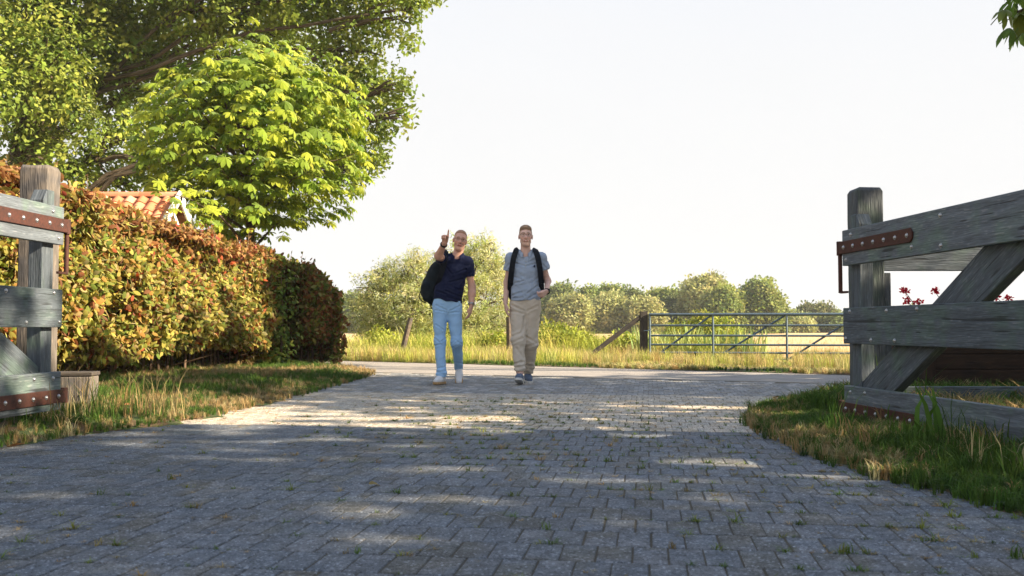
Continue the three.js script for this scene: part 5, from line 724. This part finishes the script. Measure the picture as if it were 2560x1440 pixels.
{ // man in the grey polo
  const sR = [-0.160, 1.495, 0], eR = [-0.214, 1.205, -0.03], wR = [-0.232, 0.955, 0.05], sL = [0.188, 1.495, 0], eL = [0.278, 1.225, -0.07], wL = [0.258, 1.095, 0.12];
  const hipR = [-0.082, 0.94, 0], kR = [-0.077, 0.52, 0.12], aR = [-0.062, 0.150, 0.22], hipL = [0.085, 0.94, 0], kL = [0.072, 0.480, 0.01], aL = [0.040, 0.115, -0.21];
  const ch = [0.012, 1.33, 0], wa = [0.008, 1.12, 0.01], pe = [0.004, 0.98, 0], nk = [0.010, 1.535, 0];
  const hemR = [-0.190, 1.335, -0.02], hemL = [0.225, 1.345, -0.03], cutR = plane(hemR, [-0.30, -1, 0]), cutL = plane(hemL, [0.35, -1, 0]);
  const P = { label: 'tall man in light grey polo and beige trousers walking beside the pointing man', pos: [0.153, 0, -11.5], skin: [0.64, 0.41, 0.33], lips: [0.40, 0.15, 0.13], hair: [0.23, 0.15, 0.095], beard: 0.3, hairThick: 0.018, hairline: 0.018, temple: 0.02, rim: [0.025, 0.021], smile: true,
    head: { at: [0.010, 1.758, 0.03], yaw: 0.02, roll: 0.0, pitch: 0.0, scale: 0.98 }, neck: nk,
    bodyBones: [bone(sR, sL, 0.055, 0.055, 0.8), bone(ch, wa, 0.135, 0.13, 0.65), bone(wa, pe, 0.13, 0.13, 0.65), bone(sR, eR, 0.046, 0.037), bone(eR, wR, 0.038, 0.028), bone(sL, eL, 0.046, 0.037), bone(eL, wL, 0.039, 0.028), bone(hipR, kR, 0.07, 0.05), bone(kR, aR, 0.05, 0.036), bone(hipL, kL, 0.07, 0.05), bone(kL, aL, 0.05, 0.036), bone(nk, ch, 0.06, 0.11, 0.7), bone(aR, add3(aR, [0, -0.05, 0.02]), 0.036, 0.036)],
    hands: [hand(wR, [0.10, -1, 0.10], [1, 0.1, 0.2], [0.2, 0.1, 1], [0.3, 0.36, 0.4, 0.44], 0.5), hand(wL, [-0.55, -0.45, 0.6], [-0.5, -0.6, -0.4], [-0.1, 0.8, 0.5], [1.0, 1.15, 1.2, 1.25], 0.3)],
    clothes: [
      { name: 'polo_shirt', creases: creaseSet([[-0.13, 1.44, 0.08, -0.01, 1.40, 0.12], [0.14, 1.43, 0.08, 0.03, 1.40, 0.12], [-0.16, 1.28, 0.07, -0.05, 1.24, 0.12], [-0.16, 1.18, 0.06, -0.02, 1.22, 0.12], [0.15, 1.16, 0.07, 0.03, 1.07, 0.12], [0.14, 1.07, 0.07, 0.05, 1.02, 0.12], [-0.15, 1.05, 0.07, -0.04, 1.08, 0.12], [-0.14, 1.01, 0.07, -0.03, 1.02, 0.12], [0.16, 1.26, 0.07, 0.08, 1.20, 0.11], [-0.19, 1.42, 0.05, -0.23, 1.37, 0.03], [0.21, 1.42, 0.05, 0.25, 1.38, 0.03]], 0.013, 0.006), seed: 14, fold: 0.020, mat: M.greyPolo, bones: [bone(sR, sL, 0.066, 0.066, 0.9), bone(ch, wa, 0.178, 0.168, 0.62), bone(wa, pe, 0.168, 0.172, 0.66), bone(pe, add3(pe, [0, -0.06, 0]), 0.170, 0.168, 0.7), bone(sR, eR, 0.066, 0.086), bone(sL, eL, 0.066, 0.086), bone(add3(nk, [0, -0.01, 0]), ch, 0.075, 0.13, 0.75)],
        shape: (d, x, y, z) => { let e = Math.max(d, 0.985 + 0.006 * Math.sin(x * 30 + 1) - y); const onR = x < -0.165 && y < 1.46 ? cutR(x, y, z) : -1, onL = x > 0.195 && y < 1.46 ? cutL(x, y, z) : -1; e = Math.max(e, onR, onL); const nd = sdBone(bone([nk[0], nk[1] + 0.035, nk[2] + 0.035], add3(nk, [0, 0.3, 0.05]), 0.070, 0.12), x, y, z); return Math.max(e, -nd); },
        extra: [['collar', collar([nk[0], nk[1] + 0.036, nk[2] + 0.008], 0.068, 0.064, 0.06, 0.032, 0.40), M.greyPolo]] },
      { name: 'trousers', creases: creaseSet([[-0.01, 0.86, 0.11, -0.15, 0.93, 0.08], [-0.01, 0.83, 0.12, -0.16, 0.86, 0.09], [0.03, 0.86, 0.1, 0.15, 0.92, 0.08], [0.0, 0.80, 0.1, -0.03, 0.62, 0.1], [-0.15, 0.49, 0.16, -0.03, 0.54, 0.2], [-0.16, 0.56, 0.14, -0.05, 0.60, 0.18], [0.01, 0.56, 0.08, 0.14, 0.48, 0.08], [0.02, 0.44, 0.06, 0.13, 0.47, 0.06], [-0.12, 0.24, 0.24, -0.02, 0.27, 0.26], [-0.12, 0.20, 0.25, -0.02, 0.21, 0.28], [0.0, 0.22, -0.1, 0.1, 0.2, -0.1], [-0.10, 0.42, 0.2, -0.02, 0.30, 0.26]], 0.015, 0.006), seed: 19, fold: 0.014, mat: M.chino, k: 0.045, cell: 0.010, bones: [bone(add3(pe, [0, 0.05, 0]), add3(pe, [0.0, -0.06, 0]), 0.158, 0.162, 0.70), bone(hipR, kR, 0.105, 0.082), bone(kR, aR, 0.082, 0.062), bone(hipL, kL, 0.108, 0.084), bone(kL, aL, 0.082, 0.064)], shape: (d, x, y, z) => Math.max(d + 0.006 * Math.sin(y * 60 + x * 50) * smooth(0.35, 0.1, y) + 0.003 * Math.sin((y - 0.5) * 45 + x * 12) * smooth(0.12, 0, Math.abs(y - 0.5)), (z > 0 ? 0.155 : 0.105) - y, y - 1.06) },
    ] };
  const [ring, dial] = watch(add3(wL, [0, 0.0, -0.01]), [0, -0.5, 1], 0.035, [0.85, 0.4, 0.3]); P.more = [['watch_strap', ring, M.black], ['watch_dial', dial, M.black]];
  P.more.push(['chest_emblem', (() => { const g = new THREE.SphereGeometry(1, 8, 6); g.scale(0.011, 0.016, 0.004); g.rotateY(0.45); g.translate(0.113, 1.395, 0.102); return g; })(), M.navy]);
  P.more.push(...[1.455, 1.41].map(y => ['button', (() => { const g = new THREE.CylinderGeometry(0.006, 0.006, 0.004, 10); g.rotateX(Math.PI / 2); g.translate(0.012, y, 0.098 + (1.455 - y) * 0.3); return g; })(), M.offWhite]));
  const o = person(P), mats = { upper: M.canvasBlue, sole: M.offWhite, lace: M.laceDark };
  shoe({ at: [-0.064, 0.02, 0.24], yaw: -0.12, pitch: -0.22 }, mats, 'shoe', o); shoe({ at: [0.040, 0.006, -0.20], yaw: 0.12, pitch: 0.06 }, mats, 'shoe', o);
  const bp = thing('backpack', 'black backpack with two straps on the back of the man in grey', 'backpack', [0.153, 0, -11.5]);
  const b = [bone([-0.07, 1.40, -0.22], [0.09, 1.40, -0.22], 0.10, 0.10, 0.8), bone([-0.10, 1.08, -0.24], [0.10, 1.08, -0.24], 0.11, 0.11, 0.9), bone([0.01, 1.40, -0.22], [0, 1.08, -0.24], 0.14, 0.15, 0.8)], f = field(b, 0.05), [lo, hi] = bounds(b, 0.02); part('bag', surface((x, y, z) => f(x, y, z) + wrinkle(x, y, z, 35, 10) * 0.015, lo, hi, 0.013), M.pack, bp);
  for (const s of [-1, 1]) { const X = v => 0.012 + s * v; part('shoulder_strap', M.flatStrap([V(X(0.09), 1.47, -0.15), V(X(0.105), 1.595, -0.04), V(X(0.118), 1.583, 0.035), V(X(0.150), 1.47, 0.104), V(X(0.172), 1.32, 0.104), V(X(0.186), 1.18, 0.066), V(X(0.184), 1.08, -0.04), V(X(0.16), 1.02, -0.16)], 0.064, 0.016), M.black, bp); }
}
scene.fog = new THREE.FogExp2(new THREE.Color(0.92, 0.95, 1.0), 0.0005);
renderer.render(scene, camera);
